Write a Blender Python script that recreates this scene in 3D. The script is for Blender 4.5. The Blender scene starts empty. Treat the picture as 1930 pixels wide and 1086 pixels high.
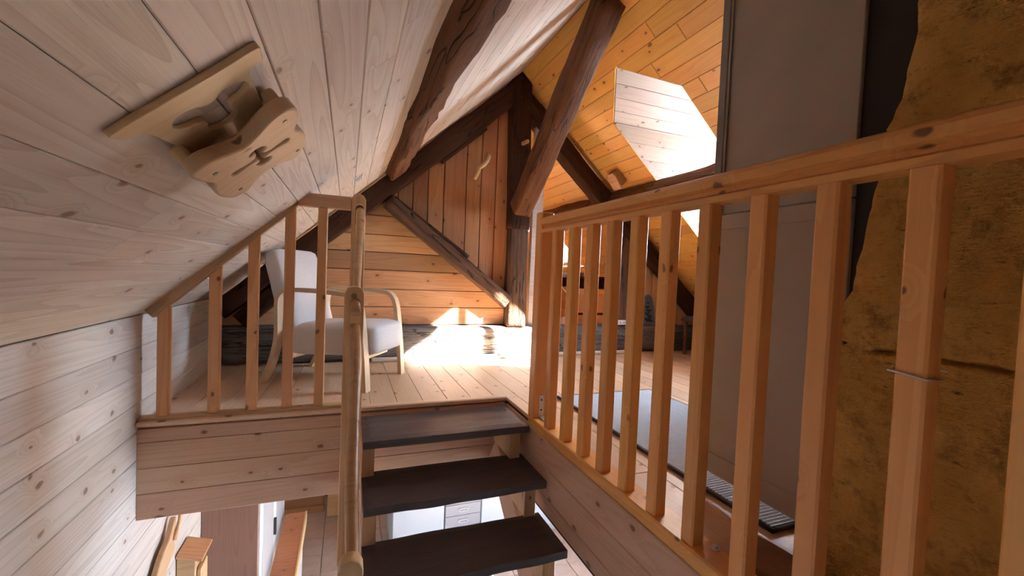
import bpy, bmesh, math, random
from mathutils import Vector, Matrix, noise
random.seed(7)
R = math.radians
SC = bpy.context.scene
COL = SC.collection

# ------------------------------------------------------------------ camera
cam_data = bpy.data.cameras.new('camera'); cam = bpy.data.objects.new('camera', cam_data); COL.objects.link(cam)
cam_data.sensor_width = 36.0; cam_data.lens = 800.0 / 1930.0 * 36.0; cam_data.clip_start = 0.02
yaw, pitch, roll = R(21.2), R(2.0), R(2.4)
fwd = Vector((math.sin(yaw) * math.cos(pitch), math.cos(yaw) * math.cos(pitch), -math.sin(pitch)))
r0 = Vector((math.cos(yaw), -math.sin(yaw), 0)); u0 = r0.cross(fwd)
rgt = r0 * math.cos(roll) + u0 * math.sin(roll); upv = -r0 * math.sin(roll) + u0 * math.cos(roll)
M = Matrix((rgt, upv, -fwd)).transposed().to_4x4(); M.translation = (0, 0, 0.8)
cam.matrix_world = M
SC.camera = cam

# ------------------------------------------------------------------ light and exposure
SC.view_settings.view_transform = 'Standard'; SC.view_settings.look = 'None'
SC.view_settings.gamma = 1.0; SC.view_settings.use_curve_mapping = False
SC.view_settings.exposure = 4.5
world = bpy.data.worlds.new('sky'); SC.world = world; world.use_nodes = True
bg = world.node_tree.nodes['Background']
bg.inputs[0].default_value = (0.60, 0.79, 1.0, 1); bg.inputs[1].default_value = 3.9
sd = bpy.data.lights.new('sun', 'SUN'); sd.energy = 12.5; sd.angle = R(0.6); sd.color = (1.0, 0.93, 0.82)
sun = bpy.data.objects.new('sun', sd); COL.objects.link(sun)
SUN = Vector((-1, 0.40, -0.56)).normalized()
sun.rotation_euler = SUN.to_track_quat('-Z', 'Y').to_euler()
def portal(name, loc, direction, sx, sy):
    d = bpy.data.lights.new(name, 'AREA'); d.shape = 'RECTANGLE'; d.size = sx; d.size_y = sy
    d.cycles.is_portal = True
    o = bpy.data.objects.new(name, d); COL.objects.link(o); o.location = loc
    o.rotation_euler = Vector(direction).to_track_quat('-Z', 'Z').to_euler()
SC.cycles.max_bounces = 10; SC.cycles.diffuse_bounces = 7; SC.cycles.transparent_max_bounces = 12
SC.cycles.sample_clamp_indirect = 6.0

# ------------------------------------------------------------------ materials
class NT:
    def __init__(s, name):
        s.m = bpy.data.materials.new(name); s.m.use_nodes = True; s.t = s.m.node_tree
        s.b = s.t.nodes['Principled BSDF']
    def n(s, kind, **kw):
        o = s.t.nodes.new(kind)
        for k, v in kw.items():
            if hasattr(o, k) and not k.startswith('i_'): setattr(o, k, v)
        return o
    def l(s, a, b): s.t.links.new(a, b)
    def math(s, op, a, b=None, clamp=False):
        o = s.t.nodes.new('ShaderNodeMath'); o.operation = op; o.use_clamp = clamp
        for i, v in enumerate((a, b)):
            if v is None: continue
            if isinstance(v, (int, float)): o.inputs[i].default_value = v
            else: s.l(v, o.inputs[i])
        return o.outputs[0]
    def mix(s, f, a, b, kind='MIX'):
        o = s.t.nodes.new('ShaderNodeMix'); o.data_type = 'RGBA'; o.blend_type = kind
        for i, v in ((0, f), (6, a), (7, b)):
            if isinstance(v, (int, float)): o.inputs[i].default_value = v
            elif isinstance(v, tuple): o.inputs[i].default_value = (*v, 1)
            else: s.l(v, o.inputs[i])
        return o.outputs[2]
    def vscale(s, v, sc):
        o = s.t.nodes.new('ShaderNodeVectorMath'); o.operation = 'MULTIPLY'; s.l(v, o.inputs[0]); o.inputs[1].default_value = sc
        return o.outputs[0]
    def noise(s, v, scale, detail=3, rough=.55):
        o = s.t.nodes.new('ShaderNodeTexNoise'); o.inputs['Scale'].default_value = scale
        o.inputs['Detail'].default_value = detail; o.inputs['Roughness'].default_value = rough
        if v is not None: s.l(v, o.inputs['Vector'])
        return o.outputs[0]
    def ramp(s, v, stops):
        o = s.t.nodes.new('ShaderNodeValToRGB'); e = o.color_ramp.elements
        while len(e) < len(stops): e.new(.5)
        for q, (p, c) in zip(e, stops):
            q.position = p; q.color = (*c, 1) if len(c) == 3 else c
        s.l(v, o.inputs[0]); return o.outputs[0]
    def bump(s, h, strength, dist=.01):
        o = s.t.nodes.new('ShaderNodeBump'); o.inputs['Strength'].default_value = strength; o.inputs['Distance'].default_value = dist
        s.l(h, o.inputs['Height']); s.l(o.outputs[0], s.b.inputs['Normal'])

def wood(name, light, dark, knot=(.10, .035, .012), knots=.5, vary=.25, rough=.55, band=7.0, fibre=.5, bump=.25, knot_scale=7.0, patch=.25, axis=0, blue=None):
    """Sawn timber: grain along local axis 0 (x), 1 (y) or 2 (z)."""
    t = NT(name)
    tc = t.n('ShaderNodeTexCoord'); oi = t.n('ShaderNodeObjectInfo')
    sep = t.n('ShaderNodeSeparateXYZ'); t.l(tc.outputs['Object'], sep.inputs[0])
    cx, cy, cz = sep.outputs
    if axis == 1: cx, cy, cz = cy, cx, cz
    if axis == 2: cx, cy, cz = cz, cx, cy
    rn = oi.outputs['Random']
    cmb = t.n('ShaderNodeCombineXYZ')
    t.l(t.math('ADD', cx, t.math('MULTIPLY', rn, 53.0)), cmb.inputs[0])
    t.l(t.math('ADD', cy, t.math('MULTIPLY', rn, 31.7)), cmb.inputs[1])
    t.l(t.math('ADD', cz, t.math('MULTIPLY', rn, 17.3)), cmb.inputs[2])
    P = cmb.outputs[0]
    # knots
    vo = t.n('ShaderNodeTexVoronoi', voronoi_dimensions='2D'); vo.inputs['Scale'].default_value = knot_scale; vo.inputs['Randomness'].default_value = 1
    k2 = t.n('ShaderNodeCombineXYZ'); ps = t.n('ShaderNodeSeparateXYZ'); t.l(P, ps.inputs[0])
    wob = t.math('MULTIPLY', t.noise(t.vscale(P, (1, 1, 1)), 22.0, 2), .02)
    t.l(t.math('ADD', t.math('MULTIPLY', ps.outputs[0], .62), wob), k2.inputs[0]); t.l(t.math('ADD', t.math('ADD', ps.outputs[1], ps.outputs[2]), wob), k2.inputs[1])
    t.l(k2.outputs[0], vo.inputs['Vector'])
    kd = vo.outputs['Distance']
    cs = t.n('ShaderNodeSeparateColor'); t.l(vo.outputs['Color'], cs.inputs[0])
    has = t.math('LESS_THAN', cs.outputs[0], knots)
    rad = t.math('MULTIPLY_ADD', cs.outputs[1], .05); t.t.nodes[-1].inputs[2].default_value = .05
    kn = t.math('MULTIPLY', has, t.math('SUBTRACT', 1.0, t.math('DIVIDE', kd, rad), clamp=True))
    kn = t.math('MINIMUM', t.math('MULTIPLY', kn, 2.2), 1.0)
    halo = t.math('MULTIPLY', has, t.math('SUBTRACT', 1.0, t.math('MULTIPLY', kd, 3.6), clamp=True))
    # growth bands, bent round the knots
    w1 = t.noise(t.vscale(P, (.45, 8.0, 8.0)), 1.0, 1)
    ph = t.math('ADD', t.math('MULTIPLY', w1, band), t.math('MULTIPLY', halo, 1.6))
    ring = t.math('FRACT', t.math('MULTIPLY', ph, 2.0))
    ring = t.math('POWER', ring, 2.0)
    fib = t.noise(t.vscale(P, (5.0, 190.0, 190.0)), 1.0, 3, .6)
    big = t.noise(t.vscale(P, (1.6, 3.0, 3.0)), 1.0, 2)
    f = t.math('ADD', t.math('MULTIPLY', ring, .55), t.math('MULTIPLY', t.math('SUBTRACT', fib, .5), fibre))
    f = t.math('ADD', f, t.math('MULTIPLY', t.math('SUBTRACT', big, .5), patch * 3), clamp=True)
    col = t.mix(f, light, dark)
    # tone of this one piece
    tone = t.math('ADD', t.math('MULTIPLY', t.math('SUBTRACT', rn, .5), vary * 2), 1.0)
    hs = t.n('ShaderNodeHueSaturation'); t.l(col, hs.inputs['Color']); t.l(tone, hs.inputs['Value'])
    hs.inputs['Saturation'].default_value = 1.0
    rn2 = t.math('FRACT', t.math('MULTIPLY', rn, 7.31))
    t.l(t.math('ADD', .493, t.math('MULTIPLY', rn2, .014)), hs.inputs['Hue'])
    col = t.mix(t.math('MULTIPLY', halo, .35), hs.outputs[0], dark)
    col = t.mix(t.math('MULTIPLY', kn, .85), col, knot)
    t.l(col, t.b.inputs['Base Color'])
    t.b.inputs['Roughness'].default_value = rough
    t.bump(t.math('ADD', t.math('MULTIPLY', ring, .4), fib), bump, .003)
    return t.m

def timber(name, c1, c2, c3, rough=.8, bump=.9, axis=0, crackw=.06, fine=1.0):
    """Old hewn beam: streaks, drying cracks, adze marks."""
    t = NT(name)
    tc = t.n('ShaderNodeTexCoord'); oi = t.n('ShaderNodeObjectInfo')
    o = t.n('ShaderNodeVectorMath'); o.operation = 'ADD'; t.l(tc.outputs['Object'], o.inputs[0])
    k = t.n('ShaderNodeCombineXYZ'); t.l(t.math('MULTIPLY', oi.outputs['Random'], 40.0), k.inputs[0]); t.l(t.math('MULTIPLY', oi.outputs['Random'], 23.0), k.inputs[1])
    t.l(k.outputs[0], o.inputs[1]); P = o.outputs[0]
    sc = [(2.0, 26.0, 26.0), (26.0, 2.0, 26.0), (26.0, 26.0, 2.0)][axis]
    st = t.noise(t.vscale(P, sc), 1.0, 5, .65)
    lo = t.noise(P, 4.0, 3)
    col = t.mix(t.math('MULTIPLY', t.math('SUBTRACT', st, .25), 2.0, clamp=True), c1, c2)
    col = t.mix(t.math('MULTIPLY', t.math('SUBTRACT', lo, .45), 3.0, clamp=True), col, c3)
    sk = [tuple(q * fine for q in v) for v in ((1.2, 15.0, 15.0), (15.0, 1.2, 15.0), (15.0, 15.0, 1.2))][axis]
    cr = t.math('ABSOLUTE', t.math('SUBTRACT', t.noise(t.vscale(P, sk), 1.0, 2, .5), .5))
    crack = t.math('SUBTRACT', 1.0, t.math('DIVIDE', cr, crackw * .25), clamp=True)
    col = t.mix(t.math('MULTIPLY', crack, .8), col, tuple(x * .25 for x in c1))
    t.l(col, t.b.inputs['Base Color']); t.b.inputs['Roughness'].default_value = rough; t.b.inputs['Specular IOR Level'].default_value = .2
    h = t.math('ADD', t.math('MULTIPLY', st, .6), t.math('ADD', t.math('MULTIPLY', t.noise(P, 22.0, 4), .6), t.math('MULTIPLY', crack, -.9)))
    t.bump(h, bump, .012)
    return t.m

def plain(name, col, rough=.5, metal=0.0, nscale=0, namp=.1, bump=0.0, bscale=80, spec=None):
    t = NT(name); tc = t.n('ShaderNodeTexCoord')
    if nscale:
        f = t.noise(tc.outputs['Object'], nscale, 4)
        c = t.mix(t.math('MULTIPLY', t.math('SUBTRACT', f, .3), 2.2, clamp=True), tuple(x * (1 - namp) for x in col), tuple(min(1, x * (1 + namp)) for x in col))
        t.l(c, t.b.inputs['Base Color'])
    else: t.b.inputs['Base Color'].default_value = (*col, 1)
    t.b.inputs['Roughness'].default_value = rough; t.b.inputs['Metallic'].default_value = metal
    if bump: t.bump(t.noise(tc.outputs['Object'], bscale, 4), bump, .004)
    return t.m

MT = {}
MT['pine_cool_lit'] = wood('pine_cool_lit', (.62, .51, .415), (.41, .295, .21), knots=.42, vary=.10, rough=.5, bump=.3, knot=(.19, .085, .04))  # same pine as the right slope, cool window light mixed into its colour
MT['pine_wall'] = wood('pine_wall', (.62, .555, .505), (.42, .35, .295), knots=.40, vary=.09, rough=.42, bump=.3, knot=(.19, .085, .04))
MT['pine_gold'] = wood('pine_gold', (.80, .43, .11), (.64, .28, .04), knots=.5, vary=.14, rough=.33, bump=.2, knot=(.15, .05, .012))
MT['pine_pink'] = wood('pine_pink', (.38, .25, .175), (.29, .175, .115), knots=.6, vary=.08, rough=.5, bump=.2, knot=(.15, .05, .02))
MT['pine_fascia'] = wood('pine_fascia', (.54, .33, .22), (.42, .225, .135), knots=.55, vary=.08, rough=.5, bump=.2, knot=(.13, .04, .015))
MT['pine_floor'] = wood('pine_floor', (.62, .43, .285), (.49, .305, .175), knots=.5, vary=.10, rough=.45, bump=.15, knot=(.14, .05, .02))
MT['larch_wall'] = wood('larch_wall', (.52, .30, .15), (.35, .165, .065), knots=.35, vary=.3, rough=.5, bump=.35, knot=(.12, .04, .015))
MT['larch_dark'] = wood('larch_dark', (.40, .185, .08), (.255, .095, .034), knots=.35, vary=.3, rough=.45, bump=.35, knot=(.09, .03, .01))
MT['rail_x'] = wood('rail_wood', (.76, .34, .09), (.60, .215, .042), knots=.35, vary=.08, rough=.38, band=4, bump=.2, axis=1, knot=(.10, .03, .01))
MT['baluster'] = wood('baluster_wood', (.76, .36, .105), (.64, .26, .06), knots=.35, vary=.1, rough=.42, band=4, bump=.2, axis=2, knot=(.12, .035, .012), knot_scale=8)  # brightened copy of the left balusters' wood, making up for weak light here
MT['carriage'] = wood('carriage_wood', (.54, .33, .18), (.42, .225, .11), knots=.4, vary=.1, rough=.5, axis=2)
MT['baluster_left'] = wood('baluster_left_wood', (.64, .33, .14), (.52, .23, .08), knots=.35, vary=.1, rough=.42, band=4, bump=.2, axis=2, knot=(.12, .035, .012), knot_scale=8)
MT['rail_left'] = wood('rail_left_wood', (.54, .33, .18), (.40, .21, .095), knots=.35, vary=.08, rough=.45, band=4, bump=.2, axis=0, knot=(.13, .04, .015))
MT['pole_wood'] = wood('pole_wood', (.46, .26, .115), (.31, .155, .058), knots=.15, vary=.05, rough=.35, band=4, bump=.2, axis=0)
MT['carved_pine'] = wood('carved_pine', (.62, .41, .22), (.50, .30, .135), knots=.2, vary=.1, rough=.42, band=4, bump=.15, axis=0)
MT['birch'] = wood('birch', (.62, .47, .31), (.54, .38, .23), knots=0, vary=.03, rough=.4, band=3, bump=.05, patch=.1)
MT['mahogany'] = wood('mahogany', (.15, .045, .02), (.075, .02, .008), knots=0, vary=.05, rough=.35, axis=2, bump=.1)
MT['tread'] = wood('tread_wood', (.07, .045, .045), (.035, .022, .022), knots=.2, vary=.12, rough=.42, bump=.6, knot=(.02, .01, .01))
MT['brown_panel'] = wood('brown_panel', (.26, .135, .10), (.19, .09, .065), knots=0, vary=.05, rough=.5, axis=2, bump=.1)
MT['dark_timber'] = timber('dark_timber', (.026, .009, .004), (.075, .027, .011), (.048, .017, .007))
MT['brown_timber'] = timber('brown_timber', (.075, .026, .010), (.20, .080, .032), (.13, .05, .018))
MT['post_timber'] = timber('post_timber', (.05, .024, .014), (.17, .095, .06), (.10, .05, .03))
MT['post_dark'] = timber('post_dark', (.028, .012, .007), (.075, .034, .019), (.05, .022, .012))
MT['grey_timber'] = timber('grey_timber', (.06, .052, .05), (.24, .225, .22), (.15, .135, .13), crackw=.10, bump=1.0, fine=2.4)
MT['bark_log'] = timber('bark_log', (.06, .022, .008), (.23, .095, .032), (.12, .045, .014), bump=1.0)
MT['backing'] = plain('backing', (.05, .03, .02), .9)
MT['closet'] = plain('closet_shade', (.018, .007, .004), .7)  # near black: the shade inside the closet is put into the colour
MT['taupe'] = plain('taupe_paint', (.34, .275, .215), .5, nscale=6, namp=.05)
MT['taupe_edge'] = plain('taupe_edge', (.20, .17, .145), .5)
MT['fabric'] = plain('chair_fabric', (.60, .575, .57), .95, nscale=180, namp=.10, bump=.3, bscale=500)
MT['metal'] = plain('zinc', (.62, .62, .63), .35, 1.0)
MT['screw'] = plain('screw_metal', (.25, .2, .14), .4, 1.0)
MT['white'] = plain('white_paint', (.78, .79, .80), .4)
MT['cabinet'] = plain('cabinet_white', (.46, .52, .58), .35); MT['drawer'] = plain('drawer_grey', (.30, .31, .35), .4)
MT['grey_plastic'] = plain('grey_plastic', (.45, .46, .48), .4)
MT['dark_line'] = plain('dark_gap', (.03, .03, .03), .7)
MT['tile'] = plain('terracotta_tile', (.52, .42, .37), .3, nscale=9, namp=.12)
MT['grout'] = plain('grout', (.20, .17, .15), .9)
MT['plaster'] = plain('plaster', (.66, .60, .52), .85, nscale=12, namp=.06)
MT['cloth'] = plain('blue_cloth', (.50, .64, .72), .9)
MT['plaque'] = plain('plaque_blue', (.085, .11, .17), .35, nscale=30, namp=.25)
MT['plaque_ink'] = plain('plaque_ink', (.010, .012, .016), .4)
MT['steel'] = plain('steel', (.6, .62, .64), .3, 1.0)

def rug_mat():
    t = NT('ribbed_rug'); tc = t.n('ShaderNodeTexCoord')
    n = t.noise(tc.outputs['Object'], 160, 3)
    t.l(t.mix(n, (.50, .58, .68), (.74, .80, .87)), t.b.inputs['Base Color']); t.b.inputs['Roughness'].default_value = .95
    t.bump(n, .5, .004); return t.m
MT['rug'] = rug_mat(); MT['rug_edge'] = plain('rug_binding', (.035, .017, .012), .9)

def stone_mat():
    t = NT('rough_plaster_stone'); tc = t.n('ShaderNodeTexCoord'); P = tc.outputs['Object']
    a = t.noise(P, 3.5, 5, .7); b = t.noise(P, 16, 5, .7); c = t.noise(t.vscale(P, (1, .6, 2.2)), 40, 4, .7)
    col = t.mix(t.math('MULTIPLY', t.math('SUBTRACT', a, .3), 2.5, clamp=True), (.56, .28, .05), (.80, .45, .12))
    col = t.mix(t.math('MULTIPLY', t.math('SUBTRACT', b, .52), 5.0, clamp=True), col, (.33, .16, .035))
    col = t.mix(t.math('MULTIPLY', t.math('SUBTRACT', c, .62), 8.0, clamp=True), col, (.10, .055, .02))
    t.l(col, t.b.inputs['Base Color']); t.b.inputs['Roughness'].default_value = .95
    t.bump(t.math('ADD', b, t.math('MULTIPLY', c, .5)), 1.0, .03); return t.m
MT['stone'] = stone_mat()

def glass_mat():
    t = NT('window_glass'); t.t.nodes.remove(t.b)
    tr = t.n('ShaderNodeBsdfTransparent'); gl = t.n('ShaderNodeBsdfGlossy'); gl.inputs['Roughness'].default_value = .02
    mx = t.n('ShaderNodeMixShader'); mx.inputs[0].default_value = .06
    t.l(tr.outputs[0], mx.inputs[1]); t.l(gl.outputs[0], mx.inputs[2])
    t.l(mx.outputs[0], t.t.nodes['Material Output'].inputs[0]); return t.m
MT['glass'] = glass_mat()

# ------------------------------------------------------------------ helpers
def wmat(o):
    m = o.matrix_basis.copy()
    if o.parent: m = wmat(o.parent) @ o.matrix_parent_inverse @ m
    return m
def link(name, mesh, mat, parent=None, mw=None):
    o = bpy.data.objects.new(name, mesh); COL.objects.link(o)
    if mesh is not None and mat is not None and not mesh.materials: mesh.materials.append(MT[mat] if isinstance(mat, str) else mat)
    if mw is None: mw = Matrix()
    if parent is not None:
        o.parent = parent; o.matrix_parent_inverse = wmat(parent).inverted()
    o.matrix_basis = mw
    return o
def tag(o, label=None, cat=None, group=None, kind=None):
    if label: o['label'] = label
    if cat: o['category'] = cat
    if group: o['group'] = group
    if kind: o['kind'] = kind
    return o
def thing(name, loc, label, cat, group=None, rz=0.0):
    o = bpy.data.objects.new(name, None); COL.objects.link(o); o.empty_display_size = .05
    o.matrix_basis = Matrix.Translation(loc) @ Matrix.Rotation(rz, 4, 'Z')
    return tag(o, label, cat, group)
def mesh(vs, fs, smooth=False):
    me = bpy.data.meshes.new('m'); me.from_pydata([tuple(v) for v in vs], [], fs)
    bm = bmesh.new(); bm.from_mesh(me); bmesh.ops.recalc_face_normals(bm, faces=bm.faces); bm.to_mesh(me); bm.free()
    if smooth: me.polygons.foreach_set('use_smooth', [True] * len(me.polygons))
    me.update(); return me
def frame(o, ex, ey):
    ex = Vector(ex).normalized(); ey = Vector(ey); ey = (ey - ex * ey.dot(ex)).normalized(); ez = ex.cross(ey)
    m = Matrix((ex, ey, ez)).transposed().to_4x4(); m.translation = Vector(o); return m
CACHE = {}
def shared(key, fn):
    if key not in CACHE: CACHE[key] = fn()
    return CACHE[key]
def boxmesh(sx, sy, sz, b=0.0, seg=1):
    def f():
        bm = bmesh.new(); bmesh.ops.create_cube(bm, size=1)
        for v in bm.verts: v.co = Vector((v.co.x * sx, v.co.y * sy, v.co.z * sz))
        if b > 0: bmesh.ops.bevel(bm, geom=bm.edges[:], offset=b, segments=seg, profile=.5, affect='EDGES')
        me = bpy.data.meshes.new('box'); bm.to_mesh(me); bm.free(); return me
    return f()
def box(name, lo, hi, mat, parent=None, b=.003, seg=1, share=None):
    lo, hi = Vector(lo), Vector(hi); s = hi - lo
    k = ('box', round(s.x, 4), round(s.y, 4), round(s.z, 4), b, mat)
    me = shared(k, lambda: boxmesh(s.x, s.y, s.z, b, seg))
    return link(name, me, mat, parent, Matrix.Translation((lo + hi) / 2))
def bar(name, p0, p1, w, h, mat, parent=None, up=(0, 0, 1), b=.004):
    """straight square-sawn bar, length on local x, w across, h along up"""
    p0, p1 = Vector(p0), Vector(p1); d = p1 - p0; L = d.length
    ex = d.normalized(); ey = Vector(up).cross(ex).normalized()
    k = ('bar', round(L, 4), w, h, b, mat)
    me = shared(k, lambda: boxmesh(L, w, h, b))
    return link(name, me, mat, parent, frame((p0 + p1) / 2, ex, ey))
def plank(name, mw, L, w, t, mat, parent, c=.003):
    """board with chamfered edges: face at local z=0, grain on local x, centred"""
    def f():
        y = w / 2 - .0006; pr = [(-y, -t), (-y, -c), (-y + c, 0), (y - c, 0), (y, -c), (y, -t)]
        x = L / 2 - .0005; vs = [(-x, a, b) for a, b in pr] + [(x, a, b) for a, b in pr]
        fs = [(0, 1, 2, 3, 4, 5), (11, 10, 9, 8, 7, 6)] + [(i, (i + 1) % 6, 6 + (i + 1) % 6, 6 + i) for i in range(6)]
        return mesh(vs, fs)
    k = ('plank', round(L, 3), round(w, 4), t, mat, c)
    return link(name, shared(k, f), mat, parent, mw)
def clip(poly, a, b, c):
    """keep a*x+b*y<=c"""
    out = []
    for i in range(len(poly)):
        p, q = poly[i], poly[(i + 1) % len(poly)]
        dp, dq = a * p[0] + b * p[1] - c, a * q[0] + b * q[1] - c
        if dp <= 0: out.append(p)
        if (dp < 0 < dq) or (dq < 0 < dp):
            s = dp / (dp - dq); out.append((p[0] + s * (q[0] - p[0]), p[1] + s * (q[1] - p[1])))
    return out
def area(p): return .5 * sum(p[i][0] * p[(i + 1) % len(p)][1] - p[(i + 1) % len(p)][0] * p[i][1] for i in range(len(p)))
def inset(poly, d):
    n = len(poly); out = []
    for i in range(n):
        p0, p1, p2 = Vector(poly[i - 1]), Vector(poly[i]), Vector(poly[(i + 1) % n])
        e1 = (p1 - p0); e2 = (p2 - p1)
        if e1.length < 1e-6 or e2.length < 1e-6: out.append(tuple(p1)); continue
        e1.normalize(); e2.normalize(); n1 = Vector((-e1.y, e1.x)); n2 = Vector((-e2.y, e2.x))
        k = 1 + n1.dot(n2)
        out.append(tuple(p1 + (n1 + n2) * (d / max(k, .35))))
    return out
def polyplank(name, poly, mw, t, mat, parent, c=.003, gap=.0008):
    poly = [p for i, p in enumerate(poly) if (Vector(p) - Vector(poly[i - 1])).length > 1e-4]
    if len(poly) < 3: return None
    if area(poly) < 0: poly = poly[::-1]
    if area(poly) < .0008: return None
    cx = sum(p[0] for p in poly) / len(poly); cy = sum(p[1] for p in poly) / len(poly)
    poly = [(p[0] - cx, p[1] - cy) for p in poly]
    p1 = inset(poly, gap); p0 = inset(poly, gap + c); n = len(poly)
    vs = [(*p, 0) for p in p0] + [(*p, -c) for p in p1] + [(*p, -t) for p in p1]
    fs = [tuple(range(n)), tuple(range(3 * n - 1, 2 * n - 1, -1))]
    for r in (0, n):
        fs += [(r + i, r + n + i, r + n + (i + 1) % n, r + (i + 1) % n) for i in range(n)]
    return link(name, mesh(vs, fs), mat, parent, mw @ Matrix.Translation((cx, cy, 0)))
def slabs(name, polys, mw, t, mat, parent=None, z0=0.0):
    vs, fs = [], []
    for poly in polys:
        if area(poly) < 0: poly = poly[::-1]
        n = len(poly); k = len(vs)
        vs += [(*p, z0) for p in poly] + [(*p, z0 - t) for p in poly]
        fs += [tuple(range(k, k + n)), tuple(range(k + 2 * n - 1, k + n - 1, -1))] + [(k + i, k + n + i, k + n + (i + 1) % n, k + (i + 1) % n) for i in range(n)]
    return link(name, mesh(vs, fs), mat, parent, mw)
def hewn(name, p0, p1, w, h, mat, parent=None, up=(0, 0, 1), jit=.012, n=26, rnd=.22, taper=(1, 1), seed=0, sag=0.0):
    """old hand-hewn beam with wavering faces and worn arrises"""
    p0, p1 = Vector(p0), Vector(p1); d = p1 - p0; L = d.length; ex = d.normalized(); ey = Vector(up).cross(ex).normalized()
    m = 20; sec = []
    for i in range(m):
        a = 2 * math.pi * i / m; c, s = math.cos(a), math.sin(a); e = 2 / (rnd * 8 + .15) if False else .28
        sec.append((math.copysign(abs(c) ** e, c) * w / 2, math.copysign(abs(s) ** e, s) * h / 2))
    vs = []
    for j in range(n + 1):
        x = -L / 2 + L * j / n; k = taper[0] + (taper[1] - taper[0]) * j / n
        sg = sag * math.sin(math.pi * j / n)
        for (y, z) in sec:
            q = Vector((x * 2.2 + seed * 9.1, y * 9, z * 9)); q2 = Vector((x * 9 + seed * 3.3, y * 14, z * 14))
            f = 1 + 0
            dy = noise.noise(q) * jit + noise.noise(q2) * jit * .45; dz = noise.noise(q + Vector((7, 3, 1))) * jit + noise.noise(q2 + Vector((2, 8, 5))) * jit * .45
            vs.append((x, y * k + dy, z * k + dz + sg))
    fs = [(j * m + i, j * m + (i + 1) % m, (j + 1) * m + (i + 1) % m, (j + 1) * m + i) for j in range(n) for i in range(m)]
    fs += [tuple(range(m)), tuple(range(n * m, n * m + m))]
    me = mesh(vs, fs); 
    for p in me.polygons: p.use_smooth = len(p.vertices) == 4
    return link(name, me, mat, parent, frame((p0 + p1) / 2, ex, ey))
def tube(name, pts, rad, mat, parent=None, m=12, smooth=True, jit=0.0):
    pts = [Vector(p) for p in pts]; vs = []
    rads = rad if isinstance(rad, (list, tuple)) else [rad] * len(pts)
    prev = None
    for i, p in enumerate(pts):
        t = (pts[min(i + 1, len(pts) - 1)] - pts[max(i - 1, 0)]).normalized()
        if prev is None: prev = t.orthogonal().normalized()
        nrm = (prev - t * prev.dot(t)).normalized(); prev = nrm; bn = t.cross(nrm)
        for k in range(m):
            a = 2 * math.pi * k / m; r = rads[i] * (1 + jit * noise.noise(Vector((p.x * 9 + math.cos(a), p.y * 9 + math.sin(a), p.z * 9))))
            vs.append(p + nrm * (r * math.cos(a)) + bn * (r * math.sin(a)))
    n = len(pts)
    fs = [(j * m + i, j * m + (i + 1) % m, (j + 1) * m + (i + 1) % m, (j + 1) * m + i) for j in range(n - 1) for i in range(m)] + [tuple(range(m)), tuple(range((n - 1) * m, n * m))]
    c = sum(pts, Vector()) / n
    me = mesh([v - c for v in vs], fs)
    for p in me.polygons: p.use_smooth = smooth and len(p.vertices) == 4
    return link(name, me, mat, parent, Matrix.Translation(c))
def lathe(name, prof, base, mat, parent=None, m=14):
    vs = [(r * math.cos(2 * math.pi * k / m), r * math.sin(2 * math.pi * k / m), z) for r, z in prof for k in range(m)]
    n = len(prof); fs = [(j * m + i, j * m + (i + 1) % m, (j + 1) * m + (i + 1) % m, (j + 1) * m + i) for j in range(n - 1) for i in range(m)] + [tuple(range(m)), tuple(range((n - 1) * m, n * m))]
    me = mesh(vs, fs)
    for p in me.polygons: p.use_smooth = len(p.vertices) == 4
    return link(name, me, mat, parent, Matrix.Translation(base))
def outline(name, loops, mw, t, mat, parent=None, b=.004, steps=1):
    """flat board with curved outline and real cut-outs: 2-D curve extruded with a rounded edge"""
    cu = bpy.data.curves.new('c', 'CURVE'); cu.dimensions = '2D'; cu.fill_mode = 'BOTH'
    for lp in loops:
        sp = cu.splines.new('POLY'); sp.points.add(len(lp) - 1); sp.use_cyclic_u = True
        for p, q in zip(sp.points, lp): p.co = (q[0], q[1], 0, 1)
    cu.extrude = t / 2 - b; cu.bevel_depth = b; cu.bevel_resolution = steps; cu.offset = -b
    tmp = bpy.data.objects.new('tmp', cu); COL.objects.link(tmp)
    dg = bpy.context.evaluated_depsgraph_get(); me = bpy.data.meshes.new_from_object(tmp.evaluated_get(dg))
    bpy.data.objects.remove(tmp); bpy.data.curves.remove(cu)
    me.materials.clear()
    return link(name, me, mat, parent, mw)
def spline(pts, n=8, closed=True):
    """Catmull-Rom through pts"""
    out = []; N = len(pts); rng = range(N if closed else N - 1)
    for i in rng:
        g = lambda k: Vector(pts[k % N] if closed else pts[max(0, min(N - 1, k))])
        a, b, c, d = g(i - 1), g(i), g(i + 1), g(i + 2)
        for k in range(n):
            t = k / n
            out.append(tuple(.5 * ((2 * b) + (c - a) * t + (2 * a - 5 * b + 4 * c - d) * t * t + (3 * b - a - 3 * c + d) * t ** 3)))
    if not closed: out.append(tuple(pts[-1]))
    return out

# ------------------------------------------------------------------ main measures (metres)
XL, KZ, SL = -0.92, 0.53, 0.90          # left wall, knee height, roof pitch
RX, RZ = 1.47, 2.681                    # ridge
XR = 3.92; KR = RZ - SL * (XR - RX)     # right knee wall
Y0, Y1 = -1.7, 7.2                      # gable walls
ZB = -2.5                               # lower floor
TY = 3.75                               # front face of the truss
SQ = math.sqrt(1 + SL * SL)
WX0, WX1, WY1 = XL, 0.955, 2.5          # stair well

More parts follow.
